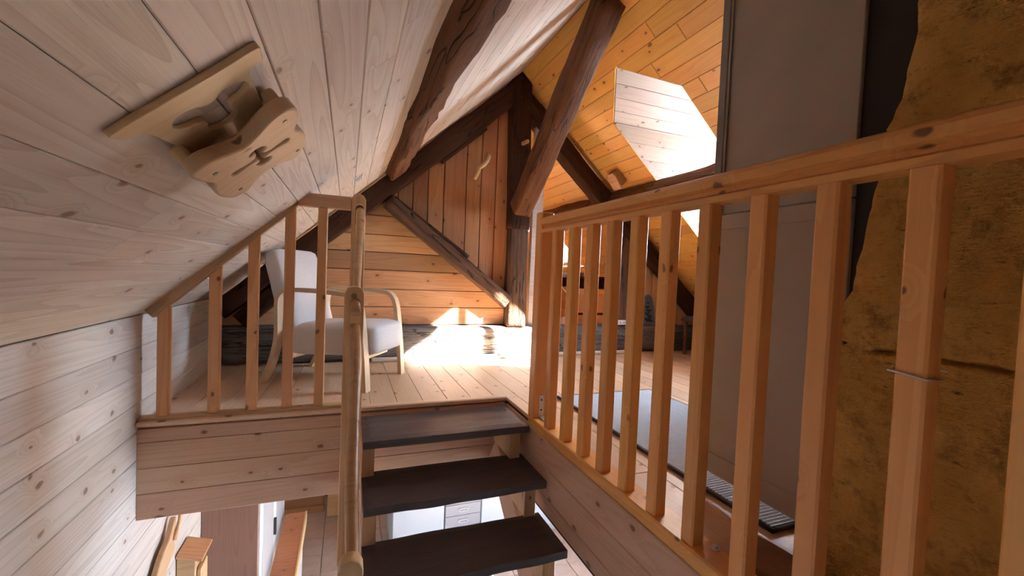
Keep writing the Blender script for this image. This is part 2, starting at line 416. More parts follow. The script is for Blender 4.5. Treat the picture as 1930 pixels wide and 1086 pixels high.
# ------------------------------------------------------------------ roof slopes, boarded
def rows_segments(y0, y1, seed, cuts=(1.7, 3.2)):
    r = random.Random(seed); ys = [y0]
    while ys[-1] < y1:
        ys.append(ys[-1] + r.uniform(*cuts))
    ys[-1] = y1
    if len(ys) > 2 and ys[-1] - ys[-2] < .5: ys.pop(-2)
    return list(zip(ys[:-1], ys[1:]))
# left slope: local x along +Y, local y down the slope, face looks into the room
eL = Vector((-1, 0, -SL)).normalized()
FL = frame((RX, 0, RZ), (0, 1, 0), eL)
nrm = FL.to_3x3() @ Vector((0, 0, 1))
flipL = nrm.z > 0
if flipL: FL = frame((RX, 0, RZ), (0, -1, 0), eL)
sg = -1 if flipL else 1
LL = (RX - XL) * SQ
ceil_l = slabs('ceiling_left', [[(sg * (Y0 - .1), -.03), (sg * (Y1 + .1), -.03), (sg * (Y1 + .1), LL + .25), (sg * (Y0 - .1), LL + .25)]], FL, .1, 'backing', None, -.02)
tag(ceil_l, 'pine boarded roof slope, coloured as washed by cool window light, rising from the low knee wall on the railing side', None, None, 'structure')
bw = .1278
nrow = int(LL / bw) + 1
for k in range(nrow):
    a, b = LL - (k + 1) * bw, LL - k * bw
    a = max(a, 0)
    if b - a < .02: continue
    for (s0, s1) in rows_segments(Y0, Y1, 100 + k):
        ym, L = (s0 + s1) / 2, s1 - s0
        plank('ceiling_board', FL @ Matrix.Translation((sg * ym, (a + b) / 2, 0)), L, b - a, .018, 'pine_cool_lit', ceil_l)
# right slope with two dormer openings
eR = Vector((1, 0, -SL)).normalized()
FR = frame((RX, 0, RZ), (0, 1, 0), eR)
if (FR.to_3x3() @ Vector((0, 0, 1))).z > 0: raise RuntimeError('right slope frame')
LR = (XR - RX) * SQ
def s_of_z(z): return (RZ - z) / SL * SQ
D_AP, D_SH, D_SI = s_of_z(2.365), s_of_z(2.125), s_of_z(0.95)
DORM = [(2.35, 3.15), (5.72, 6.52)]
rw = (D_SH - D_AP) / 3
GP = .017
polys = [[(Y0 - .1, -.03), (Y1 + .1, -.03), (Y1 + .1, D_AP - GP), (Y0 - .1, D_AP - GP)], [(Y0 - .1, D_SI + GP), (Y1 + .1, D_SI + GP), (Y1 + .1, LR + .25), (Y0 - .1, LR + .25)]]
GP = .017
ys = [Y0 - .1] + [v for d in DORM for v in (d[0] - GP, d[1] + GP)] + [Y1 + .1]
for i in range(0, len(ys), 2): polys.append([(ys[i], D_AP - GP), (ys[i + 1], D_AP - GP), (ys[i + 1], D_SI + GP), (ys[i], D_SI + GP)])
for a, b in DORM:
    m = (a + b) / 2
    polys += [[(a - GP, D_AP - GP), (m, D_AP - GP), (a - GP, D_SH - GP)], [(b + GP, D_AP - GP), (b + GP, D_SH - GP), (m, D_AP - GP)]]
ceil_r = slabs('ceiling_right', polys, FR, .1, 'backing', None, -.02)
tag(ceil_r, 'golden varnished pine boarded roof slope with the dormer opening', None, None, 'structure')
k0 = -int(D_AP / rw) - 1
for k in range(k0, 60):
    a, b = D_AP + k * rw, D_AP + (k + 1) * rw
    a, b = max(a, 0.0), min(b, LR)
    if b - a < .02: continue
    if a < D_SI < b - .001 and D_SI - a > .01: parts = [(a, D_SI), (D_SI, b)]
    else: parts = [(a, b)]
    for a, b in parts:
        if b - a < .01: continue
        mid = (a + b) / 2
        for (s0, s1) in rows_segments(Y0, Y1, 300 + k, (1.3, 2.6)):
            pieces = [[(s0, a), (s1, a), (s1, b), (s0, b)]]
            if D_AP < mid < D_SI:
                for (d0, d1) in DORM:
                    m = (d0 + d1) / 2; nxt = []
                    for p in pieces:
                        if mid > D_SH: c1, c2 = (1, 0, d0), (-1, 0, -d1)
                        else:
                            g = (d1 - m) / (D_SH - D_AP)
                            c1 = (1, g, m + g * D_AP); c2 = (-1, g, -m + g * D_AP)
                        for c in (c1, c2):
                            q = clip(p, *c)
                            if len(q) > 2: nxt.append(q)
                    pieces = nxt
            for p in pieces: polyplank('ceiling_board', p, FR, .018, 'pine_gold', ceil_r)

# ------------------------------------------------------------------ dormers
XF = 3.72                               # dormer window plane
def dormer(n, y0, y1, lab):
    m = (y0 + y1) / 2; zr, ze, zs = 2.365, 2.125, .95
    xsl = lambda z: RX + (RZ - z) / SL + .008
    rt = thing('dormer', (xsl(zs), m, zs), lab, 'dormer')
    tag(rt, kind='structure'); del rt['category']
    for side, y in ((1, y1), (-1, y0)):
        # cheek: triangle x,z in plane Y=y, boards horizontal
        F = frame((0, y, 0), (1, 0, 0), (0, 0, 1))      # normal = x cross z = -y
        if side < 0: F = frame((0, y, 0), (-1, 0, 0), (0, 0, 1))
        sx = 1 if side > 0 else -1
        tri = [(sx * xsl(ze), ze), (sx * xsl(zs), zs), (sx * (XF + .1), zs), (sx * (XF + .1), ze)]
        E_ = .018
        ck = slabs('cheek', [[tri[0]] + tri[1:3] + [(tri[3][0], ze + .07), (tri[0][0], ze + .07)]], F, .06, 'backing', rt, -.016)
        z = ze; i = 0
        while z > zs:
            zz = max(z - .135, zs)
            q = clip(clip(tri, 0, 1, z), 0, -1, -zz)
            if len(q) > 2: polyplank('cheek_board', q, F, .015, 'pine_pink', ck, .0025)
            z = zz
        # little roof pitch
        dv = Vector((0, side * (y1 - m), ze - zr)); Lr = dv.length
        G = frame((0, m, zr), (1, 0, 0), dv)
        s2 = 1
        if (G.to_3x3() @ Vector((0, 0, 1))).z > 0: G = frame((0, m, zr), (-1, 0, 0), dv); s2 = -1
        quad = [(s2 * xsl(zr), 0), (s2 * (XF + .43), 0), (s2 * (XF + .43), Lr), (s2 * xsl(ze), Lr)]
        pr = slabs('pitch', [[quad[0], quad[1], (quad[2][0], Lr + .1), (s2 * (xsl(ze - .1 * (zr - ze) / Lr) + .05), Lr + .1), (s2 * (xsl(ze) + .02), Lr)]], G, .06, 'backing', rt, -.016)
        nb = 4
        for i in range(nb):
            q = clip(clip(quad, 0, 1, Lr * (i + 1) / nb), 0, -1, -Lr * i / nb)
            polyplank('pitch_board', q, G, .015, 'pine_pink', pr, .0025)
        if side > 0: bar('corner_bead', (xsl(ze) + .01, y - .008, ze - .006), (XF, y - .008, ze - .006), .012, .018, 'pine_pink', rt, b=.003)
    box('sill_board', (xsl(zs) - .03, y0, zs - .025), (XF + .02, y1, zs - .002), 'pine_pink', rt, .003)
    # gable window
    w = thing('dormer_window', (XF, m, zs), 'white framed gable window of the dormer', 'window', None)
    del w['category']; w.parent = rt; w.matrix_parent_inverse = wmat(rt).inverted()
    a = .05
    box('frame_sill', (XF, y0, zs - .01), (XF + .07, y1, zs + a), 'pine_pink', w)
    box('frame_post', (XF, y0, zs + a), (XF + .07, y0 + a, ze), 'pine_pink', w)
    box('frame_post', (XF, y1 - a, zs + a), (XF + .07, y1, ze), 'pine_pink', w)
    box('mullion', (XF + .01, m - .02, zs + a), (XF + .06, m + .02, zr - .06), 'pine_pink', w)
    for s in (1, -1):
        yy = y1 if s > 0 else y0
        bar('frame_rafter', (XF + .035, m, zr - .03), (XF + .035, yy, ze - .03), .07, .06, 'pine_pink', w)
        lo, hi = (m + .02, y1 - a) if s > 0 else (y0 + a, m - .02)
        box('pane', (XF + .033, lo, zs + a), (XF + .037, hi, ze - .05), 'glass', w, 0)
    portal('dormer_daylight', (XF + .1, m, (zs + zr) / 2), (-1, 0, 0), .8, 1.4)
    return rt
dormer(1, *DORM[0], 'gabled dormer recess lined with pink pine boards above the railing')
dormer(2, *DORM[1], 'gabled dormer recess in the room beyond the roof truss')

# ------------------------------------------------------------------ side walls and gables
wall_l = box('wall_left', (XL - .16, Y0, ZB), (XL - .02, Y1, KZ + .02), 'backing', None, 0)
tag(wall_l, 'pale pine boarded wall beside the stair well', None, None, 'structure')
FWL = frame((XL, 0, 0), (0, -1, 0), (0, 0, 1))
if (FWL.to_3x3() @ Vector((0, 0, 1))).x < 0: FWL = frame((XL, 0, 0), (0, 1, 0), (0, 0, 1)); sgw = 1
else: sgw = -1
z = KZ - .003; k = 0
while z > ZB + .01:
    h = .137 if k else .152
    zz = max(z - h, ZB)
    for (s0, s1) in rows_segments(Y0, Y1, 500 + k, (2.2, 3.6)):
        if z > 0 and s0 > 4.5: continue
        plank('wall_board', FWL @ Matrix.Translation((sgw * (s0 + s1) / 2, (z + zz) / 2, 0)), s1 - s0, z - zz, .018, 'pine_wall', wall_l)
    z = zz; k += 1
wall_r = box('wall_right', (XR, Y0, -.3), (XR + .12, Y1, KR + .05), 'larch_wall', None, 0)
tag(wall_r, 'low timber knee wall under the golden roof slope', None, None, 'structure')
FG = frame((0, Y1, 0), (1, 0, 0), (0, 0, 1))
gab = [(XL, -.3), (XR, -.3), (XR, KR), (RX, RZ), (XL, KZ)]
wall_b = slabs('wall_gable', [gab], FG, .12, 'backing', None, -.016)
tag(wall_b, 'boarded gable end wall of the room beyond the truss', None, None, 'structure')
zz = 0.0
while zz < RZ:
    q = clip(clip(gab, 0, 1, zz + .15), 0, -1, -zz)
    if len(q) > 2: polyplank('wall_board', q, FG, .015, 'pine_gold', wall_b)
    zz += .15
FG0 = frame((0, Y0, 0), (-1, 0, 0), (0, 0, 1))
gab0 = [(-XL, -.3), (-XR, -.3), (-XR, KR), (-RX, RZ), (-XL, KZ)]
wall_n = slabs('wall_near', [gab0], FG0, .12, 'pine_fascia', None, 0)
tag(wall_n, 'pine boarded gable wall behind the stair head', None, None, 'structure')

# ------------------------------------------------------------------ upper floor
fl = slabs('floor', [[(WX1 + .02, Y0), (XR, Y0), (XR, WY1 + .02), (WX1 + .02, WY1 + .02)], [(XL, WY1 + .02), (XR, WY1 + .02), (XR, Y1), (XL, Y1)]], Matrix(), .30, 'backing', None, -.025)
tag(fl, 'pine plank floor of the attic around the stair well', None, None, 'structure')
fw = .152; x = XL
k = 0
while x < XR - .01:
    x1 = min(x + fw, XR)
    ya = WY1 + .012 if x < WX1 - .02 else Y0
    for (s0, s1) in rows_segments(ya, Y1, 700 + k, (2.4, 4.2)):
        poly = [(s0, -x1), (s1, -x1), (s1, -x), (s0, -x)]
        xa = x
        if x < WX1 < x1: 
            pass
        F = frame((0, 0, 0), (0, 1, 0), (-1, 0, 0))
        q = [(s0, -x1), (s1, -x1), (s1, -xa), (s0, -xa)]
        if x < WX1 < x1 and ya == Y0: continue
        polyplank('floor_board', q, F, .02, 'pine_floor', fl, .0025)
    x = x1; k += 1
polyplank('floor_board', [(Y0, -1.056), (WY1 + .012, -1.056), (WY1 + .012, -.975), (Y0, -.975)], frame((0, 0, 0), (0, 1, 0), (-1, 0, 0)), .02, 'pine_floor', fl, .0025)

# ------------------------------------------------------------------ stair-well cladding
tr1 = box('trim_1', (XL, WY1 + .018, -.47), (WX1, WY1 + .05, -.022), 'backing', None, 0)
tag(tr1, 'knotty pine cladding on the floor edge under the sloping railing', None, None, 'structure')
FF = frame((0, WY1, 0), (1, 0, 0), (0, 0, 1))
zs_ = [-.022, -.088, -.215, -.34, -.468]
for a, b in zip(zs_[:-1], zs_[1:]):
    plank('cladding_board', FF @ Matrix.Translation(((XL + .05) / 2 + .0, (a + b) / 2, 0)), .05 - XL, a - b, .016, 'pine_fascia', tr1)
for a, b in [(-.022, -.15), (-.15, -.285), (-.285, -.42)]:
    plank('cladding_board', FF @ Matrix.Translation(((.052 + WX1) / 2, (a + b) / 2, 0)), WX1 - .052, a - b, .016, 'pine_fascia', tr1)
nose = bar('floor_nosing', (XL, WY1 + .005, .006), (WX1 + .01, WY1 + .005, .006), .05, .024, 'pine_floor', tr1, b=.006)
tr2 = box('trim_2', (WX1 + .018, Y0, -.43), (WX1 + .05, WY1, -.035), 'backing', None, 0)
tag(tr2, 'varnished pine cladding on the floor edge under the long railing', None, None, 'structure')
FRt = frame((WX1, 0, 0), (0, 1, 0), (0, 0, 1))
if (FRt.to_3x3() @ Vector((0, 0, 1))).x > 0: FRt = frame((WX1, 0, 0), (0, -1, 0), (0, 0, 1)); sgr = -1
else: sgr = 1
for a, b in [(-.03, -.175), (-.175, -.32), (-.32, -.40)]:
    plank('cladding_board', FRt @ Matrix.Translation((sgr * (Y0 + WY1) / 2, (a + b) / 2, 0)), WY1 - Y0, a - b, .016, 'pine_fascia', tr2)
bar('cladding_bead', (WX1 - .005, Y0, -.033), (WX1 - .005, 2.45, -.033), .012, .012, 'rail_left', tr2, b=.003)

# ------------------------------------------------------------------ roof truss
truss = thing('roof_frame', (RX, TY + .1, 0), 'dark hand-hewn roof frame of king post truss, brace and purlins on a grey tie beam', 'roof frame')
hewn('tie_beam', (XL + .02, TY + .12, .155), (XR - .05, TY + .12, .145), .24, .29, 'grey_timber', truss, jit=.010, n=60, seed=1)
hewn('king_post', (1.515, TY + .1, 1.25), (1.515, TY + .1, .29), .20, .20, 'post_timber', truss, up=(0, 1, 0), jit=.009, seed=2).data
kp2 = hewn('king_post_head', (1.475, TY + .1, 2.69), (1.51, TY + .1, 1.22), .21, .21, 'dark_timber', truss, up=(0, 1, 0), jit=.008, seed=3)
nL = Vector((SL, 0, -1)).normalized(); nR = Vector((-SL, 0, -1)).normalized()
def on_left(x, d): return Vector((x, TY + .09, KZ + SL * (x - XL))) + nL * d
def on_right(x, d): return Vector((x, TY + .09, RZ - SL * (x - RX))) + nR * d
hewn('rafter', on_left(-.97, .09), on_left(1.42, .105), .17, .175, 'dark_timber', truss, up=(-SL, 0, 1), jit=.010, n=40, seed=4, taper=(.85, 1.05))
hewn('rafter', on_right(1.52, .13), on_right(3.83, .13), .17, .175, 'dark_timber', truss, up=(SL, 0, 1), jit=.012, n=40, seed=5)
hewn('shade_timber', on_left(-.93, .245), on_left(-.36, .225), .15, .14, 'dark_timber', truss, up=(-SL, 0, 1), jit=.008, n=16, seed=14)  # dark timber added to stand for shade on the boards below the rafter
hewn('brace', (.305, TY + .07, 1.37), (1.43, TY + .07, .52), .13, .13, 'post_timber', truss, jit=.008, n=30, seed=6)
hewn('brace_lath', (.35, TY + .03, 1.40), (1.02, TY + .03, .93), .05, .035, 'dark_timber', truss, jit=.004, n=20, seed=7)
hewn('strut', (2.74, TY + .12, 1.42), (2.74, TY + .12, .29), .15, .14, 'post_timber', truss, up=(0, 1, 0), jit=.006, seed=8)
bar('rafter_lath', on_left(.62, .205) + Vector((0, -.02, 0)), on_left(1.02, .205) + Vector((0, -.02, 0)), .06, .03, 'dark_timber', truss)
for q in ((1.47, TY - .012, 2.45), (1.545, TY - .012, 2.36)): tube('bolt', [Vector(q), Vector(q) + Vector((0, .03, 0))], .011, 'plaque_ink', truss, 8)

rb = hewn('ridge_brace', (1.485, 3.69, 1.40), (1.495, 2.36, 2.56), .17, .19, 'brown_timber', truss, jit=.014, n=34, seed=9)
tag(rb, 'slanting cracked brown timber')
peg = bar('wooden_peg', (1.50, TY, 2.02), (1.50, TY - .13, 2.01), .03, .03, 'larch_wall', None)
tag(peg, 'short square wooden peg sticking out of the king post', 'peg')
pl = hewn('purlin', (.345, Y0, 1.632), (.345, TY + .02, 1.640), .16, .13, 'brown_timber', truss, up=(-SL, 0, 1), jit=.022, n=60, seed=10)
tag(pl, 'rough brown log under the pale slope')
pr = hewn('purlin', (2.58, Y0 + .2, 1.585), (2.58, Y1 - .05, 1.60), .16, .17, 'bark_log', truss, up=(SL, 0, 1), jit=.028, n=70, seed=11)
tag(pr, 'knobbly bark-brown log crossing the dormer')

# infill boarding of the truss, left of the king post
FT = frame((0, TY + .10, 0), (1, 0, 0), (0, 0, 1))
wall_t = None
def zl(x): return KZ + SL * (x - XL)
bx0, bz0, bx1, bz1 = .305, 1.37, 1.43, .52
bn = (bz1 - bz0) / (bx1 - bx0)                       # brace line z = bz0 + bn (x-bx0)
big = [(XL, .2), (1.45, .2), (1.45, 3), (XL, 3)]
under_r = lambda q, g=0.0: clip(q, -SL, 1, KZ - SL * XL - .14 - g)
lowp = clip(under_r(big), -bn, 1, bz0 - bn * bx0)
upp = clip(under_r(big), bn, -1, -(bz0 - bn * bx0))
wall_t = slabs('wall_truss', [lowp, clip(clip(under_r(big, .06), bn, -1, -(bz0 - bn * bx0)), 1, 0, 1.45)], FT, .02, 'backing', None, -.03)
tag(wall_t, 'larch boarding filling the truss between rafter and king post', None, None, 'structure')
zz = .30
for h in (.16, .155, .165, .155, .15, .165, .15):
    q = clip(clip(lowp, 0, 1, zz + h), 0, -1, -zz)
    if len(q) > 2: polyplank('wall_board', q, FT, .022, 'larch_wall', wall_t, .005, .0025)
    zz += h
FTV = frame((0, TY + .10, 0), (0, 0, 1), (-1, 0, 0))     # grain vertical
if (FTV.to_3x3() @ Vector((0, 0, 1))).y > 0: raise RuntimeError('ftv')
xs = [.25, .39, .516, .65, .793, .999, 1.141, 1.287, 1.44]
for a, b in zip(xs[:-1], xs[1:]):
    q = clip(clip(upp, 1, 0, b), -1, 0, -a)
    if a < .78: q = clip(q, -(SL * 1.0), 1, KZ - SL * XL - .14 - .055 + .0 * a)
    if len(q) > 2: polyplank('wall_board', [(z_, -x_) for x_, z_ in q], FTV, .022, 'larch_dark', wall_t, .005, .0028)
# right of the strut
rz_ = lambda x: RZ - SL * (x - RX)
rt_poly = clip([(2.80, .25), (XR, .25), (XR, 3), (2.80, 3)], SL, 1, RZ + SL * RX - .2)
wall_t2 = slabs('wall_truss_end', [rt_poly], FT, .02, 'backing', None, -.03)
tag(wall_t2, 'vertical larch boards under the rafter beside the strut', None, None, 'structure')
x = 2.80
while x < XR:
    q = clip(clip(rt_poly, 1, 0, x + .125), -1, 0, -x)
    if len(q) > 2: polyplank('wall_board', [(z_, -x_) for x_, z_ in q], FTV, .022, 'larch_wall', wall_t2, .005, .0025)
    x += .125
jb = box('door_jamb', (1.66, TY + .06, .29), (1.77, TY + .12, 2.25), 'pine_wall', None)
jb.name = 'trim_3'; tag(jb, 'pale upright jamb board beside the king post', None, None, 'structure')
tr4 = bar('trim_4', (.2, TY - .02, .02), (2.95, TY - .02, .018), .05, .035, 'pine_wall', None, b=.01)
tag(tr4, 'pale wooden strip lying along the foot of the tie beam', None, None, 'structure')
hk = tube('branch_hook', [(1.075, TY + .095, 1.66), (1.09, TY + .05, 1.70), (1.10, TY + .035, 1.75), (1.145, TY + .03, 1.79), (1.175, TY + .035, 1.83), (1.195, TY + .06, 1.88), (1.20, TY + .095, 1.90)], [.017, .018, .02, .021, .019, .018, .016], 'carved_pine', None, 10, jit=.25)
tag(hk, 'crooked pale branch used as a hook on the dark upright boards', 'hook')

# ------------------------------------------------------------------ long right railing
rail = thing('long_railing', (.98, 1.0, 0), 'orange pine balustrade with moulded handrail along the stair well', 'railing')
prof = [(-.03, 1.022), (-.03, 1.040), (-.014, 1.048), (-.014, 1.060), (-.034, 1.066), (-.034, 1.088), (-.026, 1.100), (-.010, 1.107), (.010, 1.107), (.026, 1.100), (.034, 1.088), (.034, 1.066), (.014, 1.060), (.014, 1.048), (.03, 1.040), (.03, 1.022)]
n = len(prof); ya, yb = -1.2, 2.075
vs = [(x_, ya, z_ - 1.06) for x_, z_ in prof] + [(x_, yb, z_ - 1.06) for x_, z_ in prof]
link('handrail', mesh(vs, [tuple(range(n)), tuple(range(n, 2 * n))] + [(i, (i + 1) % n, n + (i + 1) % n, n + i) for i in range(n)]), 'rail_x', rail, Matrix.Translation((.985, 0, 1.06)))
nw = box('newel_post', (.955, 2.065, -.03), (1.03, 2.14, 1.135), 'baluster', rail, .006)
br = box('angle_bracket', (.985, 2.060, .03), (1.012, 2.065, .145), 'metal', nw, .001)
box('bracket_foot', (.985, 2.0, .026), (1.012, 2.065, .030), 'metal', nw, .001)
for z_ in (.065, .12): tube('bracket_screw', [(.998, 2.062, z_), (.998, 2.057, z_)], .005, 'dark_line', nw, 8)
box('bottom_rail', (.945, -1.2, -.028), (1.045, 2.065, .022), 'rail_x', rail, .006)
BY = [1.916, 1.745, 1.585, 1.431, 1.278, 1.118, .955, .783, .618, .452, .30, .14, -.02, -.18]
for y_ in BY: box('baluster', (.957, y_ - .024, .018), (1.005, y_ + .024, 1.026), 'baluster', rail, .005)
for y_ in (1.80, 1.35, .905):
    tube('washer', [(1.022, y_, .021), (1.022, y_, .025)], .014, 'metal', rail, 12); tube('bolt_head', [(1.022, y_, .024), (1.022, y_, .032)], .008, 'steel', rail, 6)
wr = tube('wire_tie', [(1.011, .452 - .03, .655), (1.008, .452 + .03, .655), (.952, .452 + .03, .648), (.952, .452 - .028, .643), (1.0, .452 - .028, .64)], .0022, 'metal', None, 6)
tag(wr, 'thin bright wire tied around a baluster in front of the stone', 'wire')

# ------------------------------------------------------------------ left railing
lr = thing('sloping_railing', (-.4, WY1, 0), 'short pine balustrade whose top rail follows the roof slope beside the armchair', 'railing')
YR = WY1 + .03
box('bottom_rail', (XL + .002, YR - .03, .0), (.005, YR + .03, .032), 'rail_left', lr, .004)
PX = [-.826, -.618, -.452, -.288, -.132]
def top_at(x): return .575 + (1.150 - .575) * (x + .86) / (.86 - .27) if x < -.27 else 1.14
bar('top_rail', (-.885, YR, .535), (-.262, YR, 1.142), .055, .06, 'rail_left', lr)
bar('top_rail', (-.275, YR, 1.145), (.008, YR, 1.145), .055, .07, 'rail_left', lr)
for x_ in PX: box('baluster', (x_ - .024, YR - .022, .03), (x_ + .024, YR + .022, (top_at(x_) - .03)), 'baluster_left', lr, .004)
for i in range(7):
    f_ = i / 6; xx = -.85 + .56 * f_
    tube('fixing_peg', [(xx - .03, YR, .535 + .975 * (xx + .885) + .035), (xx - .036, YR, .535 + .975 * (xx + .885) + .045)], .005, 'birch', lr, 8)

# ------------------------------------------------------------------ stair with handrail
hr = thing('stair_handrail', (.04, 1.9, 0), 'worn stair handrail of smooth round poles let into flat posts', 'handrail')
def slotpost(y_, ztop, zbot, w=.076, xc=.045, d=.05):
    lp = [(-w / 2, zbot), (w / 2, zbot), (w / 2, ztop - .03), (w / 2 - .012, ztop - .008), (w / 2 - .03, ztop), (-w / 2 + .03, ztop), (-w / 2 + .012, ztop - .008), (-w / 2, ztop - .03)]
    F = frame((xc, y_, 0), (1, 0, 0), (0, 0, 1))
    slot = [(.006 + .022 * math.cos(a), ztop - .075 + .022 * math.sin(a)) for a in [math.pi * i / 8 for i in range(9)]] + [(.006 - .022, ztop - .17), (.006 + .022, ztop - .17)]
    vs = [(*p, 0) for p in lp]
    MT.setdefault('post_lr', MT['rail_left'])
    return outline('newel_post', [lp, slot[::-1]], F @ Matrix.Translation((0, 0, -d / 2)), d, 'slot_wood', hr, .003)
MT['slot_wood'] = wood('slot_wood', (.58, .34, .165), (.43, .22, .09), knots=.2, vary=.08, rough=.42, band=4, bump=.2, axis=1, knot=(.14, .05, .02))
slotpost(2.465, 1.195, -.42, .072, .046)
p2 = slotpost(2.0, .712, -.55, .084, .030)
tube('screw', [(.028, 1.972, .672), (.028, 1.966, .672)], .012, 'screw', p2, 10)
slotpost(1.27, -.05, -1.15, .07, .03)
def pole(a, b, name='pole'):
    a, b = Vector(a), Vector(b); pts = []
    for i in range(15):
        t_ = i / 14; p = a.lerp(b, t_); p.x += .004 * math.sin(t_ * 7); p.z += .006 * math.sin(t_ * 4.2); pts.append(p)
    o = tube(name, pts, [.021 + .004 * math.sin(i * .9) * .5 for i in range(15)], 'pole_wood', hr, 14)
    return o
pole((.053, 2.43, 1.10), (.036, 1.97, .60)); pole((.036, 1.99, .535), (.034, 1.24, -.16))

stair = thing('open_stair', (.53, 2.3, ZB), 'open stair of black rough-edged treads on pine carriages', 'staircase')
TR = [(2.085, 2.455, -.022), (1.855, 2.20, -.22), (1.62, 1.935, -.42)]
for k in range(3, 12): TR.append((2.085 - .234 * k, 2.085 - .234 * k + .31, -.022 - .2 * k))
def tread(i, y0, y1, zt):
    x0, x1 = .088, .948; nx, ny, th = 24, 8, .042
    vs, top = [], []
    for lay in (0, 1):
        for a in range(nx + 1):
            for b in range(ny + 1):
                fx = a / nx; x = x0 + (x1 - x0) * fx
                e0 = y0 + .016 * noise.noise(Vector((x * 4, i * 3.1, 0))) * (1 if i else .3)
                e1 = y1 + .010 * noise.noise(Vector((x * 4, i * 3.1, 7))) * (1 if i else .2)
                fy = b / ny; y = e0 + (e1 - e0) * fy
                rr = .045 if i > 1 else .012
                dx = min(x - x0, x1 - x)
                z = zt - lay * th + .0022 * noise.noise(Vector((x * 6, y * 14, i)))
                edge = min(y - e0, e1 - y, dx)
                if lay == 0 and edge < .012: z -= (.012 - edge) * .5
                # rounded front corner
                vs.append((x, y, z))
    N = (nx + 1) * (ny + 1); I = lambda l, a, b: l * N + a * (ny + 1) + b
    fs = []
    for a in range(nx):
        for b in range(ny):
            fs.append((I(0, a, b), I(0, a + 1, b), I(0, a + 1, b + 1), I(0, a, b + 1)))
            fs.append((I(1, a, b), I(1, a, b + 1), I(1, a + 1, b + 1), I(1, a + 1, b)))
        fs.append((I(0, a, 0), I(1, a, 0), I(1, a + 1, 0), I(0, a + 1, 0))); fs.append((I(0, a, ny), I(0, a + 1, ny), I(1, a + 1, ny), I(1, a, ny)))
    for b in range(ny):
        fs.append((I(0, 0, b), I(0, 0, b + 1), I(1, 0, b + 1), I(1, 0, b))); fs.append((I(0, nx, b), I(1, nx, b), I(1, nx, b + 1), I(0, nx, b + 1)))
    c = Vector((.51, (y0 + y1) / 2, zt))
    o = link('tread', mesh([Vector(v) - c for v in vs], fs), 'tread', stair, Matrix.Translation(c))
    return o
for i, (a, b, c) in enumerate(TR):
    o = tread(i, a, b, c)
    if i == 0:
        for q in ((.11, 2.40), (.115, 2.30), (.90, 2.42), (.90, 2.35)): tube('nail', [(q[0], q[1], c - .003), (q[0], q[1], c + .0015)], .004, 'dark_line', o, 8)
    for x_ in (.115, .885):
        box('riser_block', (x_ - .03, a + .05, c - .20), (x_ + .03, b - .05, c - .040), 'carriage', stair, .003)
for x_ in (.115, .885): bar('carriage', (x_, 2.44, -.28), (x_, -.42, ZB + .12), .05, .20, 'pine_fascia', stair)

# ------------------------------------------------------------------ armchair
th = R(-31)
ch = thing('armchair', (-.075, 3.27, 0), 'light grey upholstered armchair with bent birch arms behind the sloping railing', 'armchair', None, th)
CM = wmat(ch)
def chair_part(name, me, mat, loc=(0, 0, 0)): return link(name, me, mat, ch, CM @ Matrix.Translation(loc))
path = spline([(.395, 0), (.38, .20), (.358, .40), (.332, .545), (.285, .605), (.20, .622), (0, .632), (-.17, .628), (-.225, .600), (-.245, .54), (-.243, .42), (-.245, .30), (-.285, .14), (-.355, 0)], 5, False)
def arm_mesh():
    w, t_ = .060, .028; vs = []
    P = [Vector(p) for p in path]
    for i, p in enumerate(P):
        d = (P[min(i + 1, len(P) - 1)] - P[max(i - 1, 0)]).normalized(); nn = Vector((-d.y, d.x))
        if i in (0, len(P) - 1): nn = Vector((1 if nn.x > 0 else -1, 0))
        for (a, b) in ((-w / 2, -t_ / 2), (-w / 2, t_ / 2), (w / 2, t_ / 2), (w / 2, -t_ / 2)):
            q = p + nn * b; vs.append((q.x, a, max(q.y, 0)))
    n_ = len(P); fs = [(j * 4 + i, j * 4 + (i + 1) % 4, j * 4 + 4 + (i + 1) % 4, j * 4 + 4 + i) for j in range(n_ - 1) for i in range(4)] + [(0, 1, 2, 3), tuple(range(n_ * 4 - 4, n_ * 4))]
    return mesh(vs, fs)
am = arm_mesh()
for y_ in (-.262, .262): chair_part('bent_arm_and_legs', am, 'birch', (0, y_, 0))
def cushion(sx, sy, sz, b, seg=5, bulge=.012):
    bm = bmesh.new(); bmesh.ops.create_cube(bm, size=1)
    for v in bm.verts: v.co = Vector((v.co.x * sx, v.co.y * sy, v.co.z * sz))
    bmesh.ops.subdivide_edges(bm, edges=bm.edges[:], cuts=6, use_grid_fill=True)
    for v in bm.verts:
        x_, y_, z_ = v.co.x / sx * 2, v.co.y / sy * 2, v.co.z / sz * 2
        # rounded box
        c = Vector((max(-sx / 2 + b, min(sx / 2 - b, v.co.x)), max(-sy / 2 + b, min(sy / 2 - b, v.co.y)), max(-sz / 2 + b, min(sz / 2 - b, v.co.z))))
        d = v.co - c
        if d.length > 1e-6: v.co = c + d.normalized() * b
        v.co.z += bulge * (1 - x_ * x_) * (1 - y_ * y_) * (1 if z_ > 0 else -.3)
    me = bpy.data.meshes.new('cushion'); bm.to_mesh(me); bm.free(); me.polygons.foreach_set('use_smooth', [True] * len(me.polygons)); return me
seat = link('seat', cushion(.66, .455, .21, .05), 'fabric', ch, CM @ Matrix.Translation((.095, 0, .305)) @ Matrix.Rotation(R(-3), 4, 'Y'))
back = link('backrest', cushion(.14, .455, .66, .05, bulge=.006), 'fabric', ch, CM @ Matrix.Translation((-.27, 0, .575)) @ Matrix.Rotation(R(-17), 4, 'Y'))
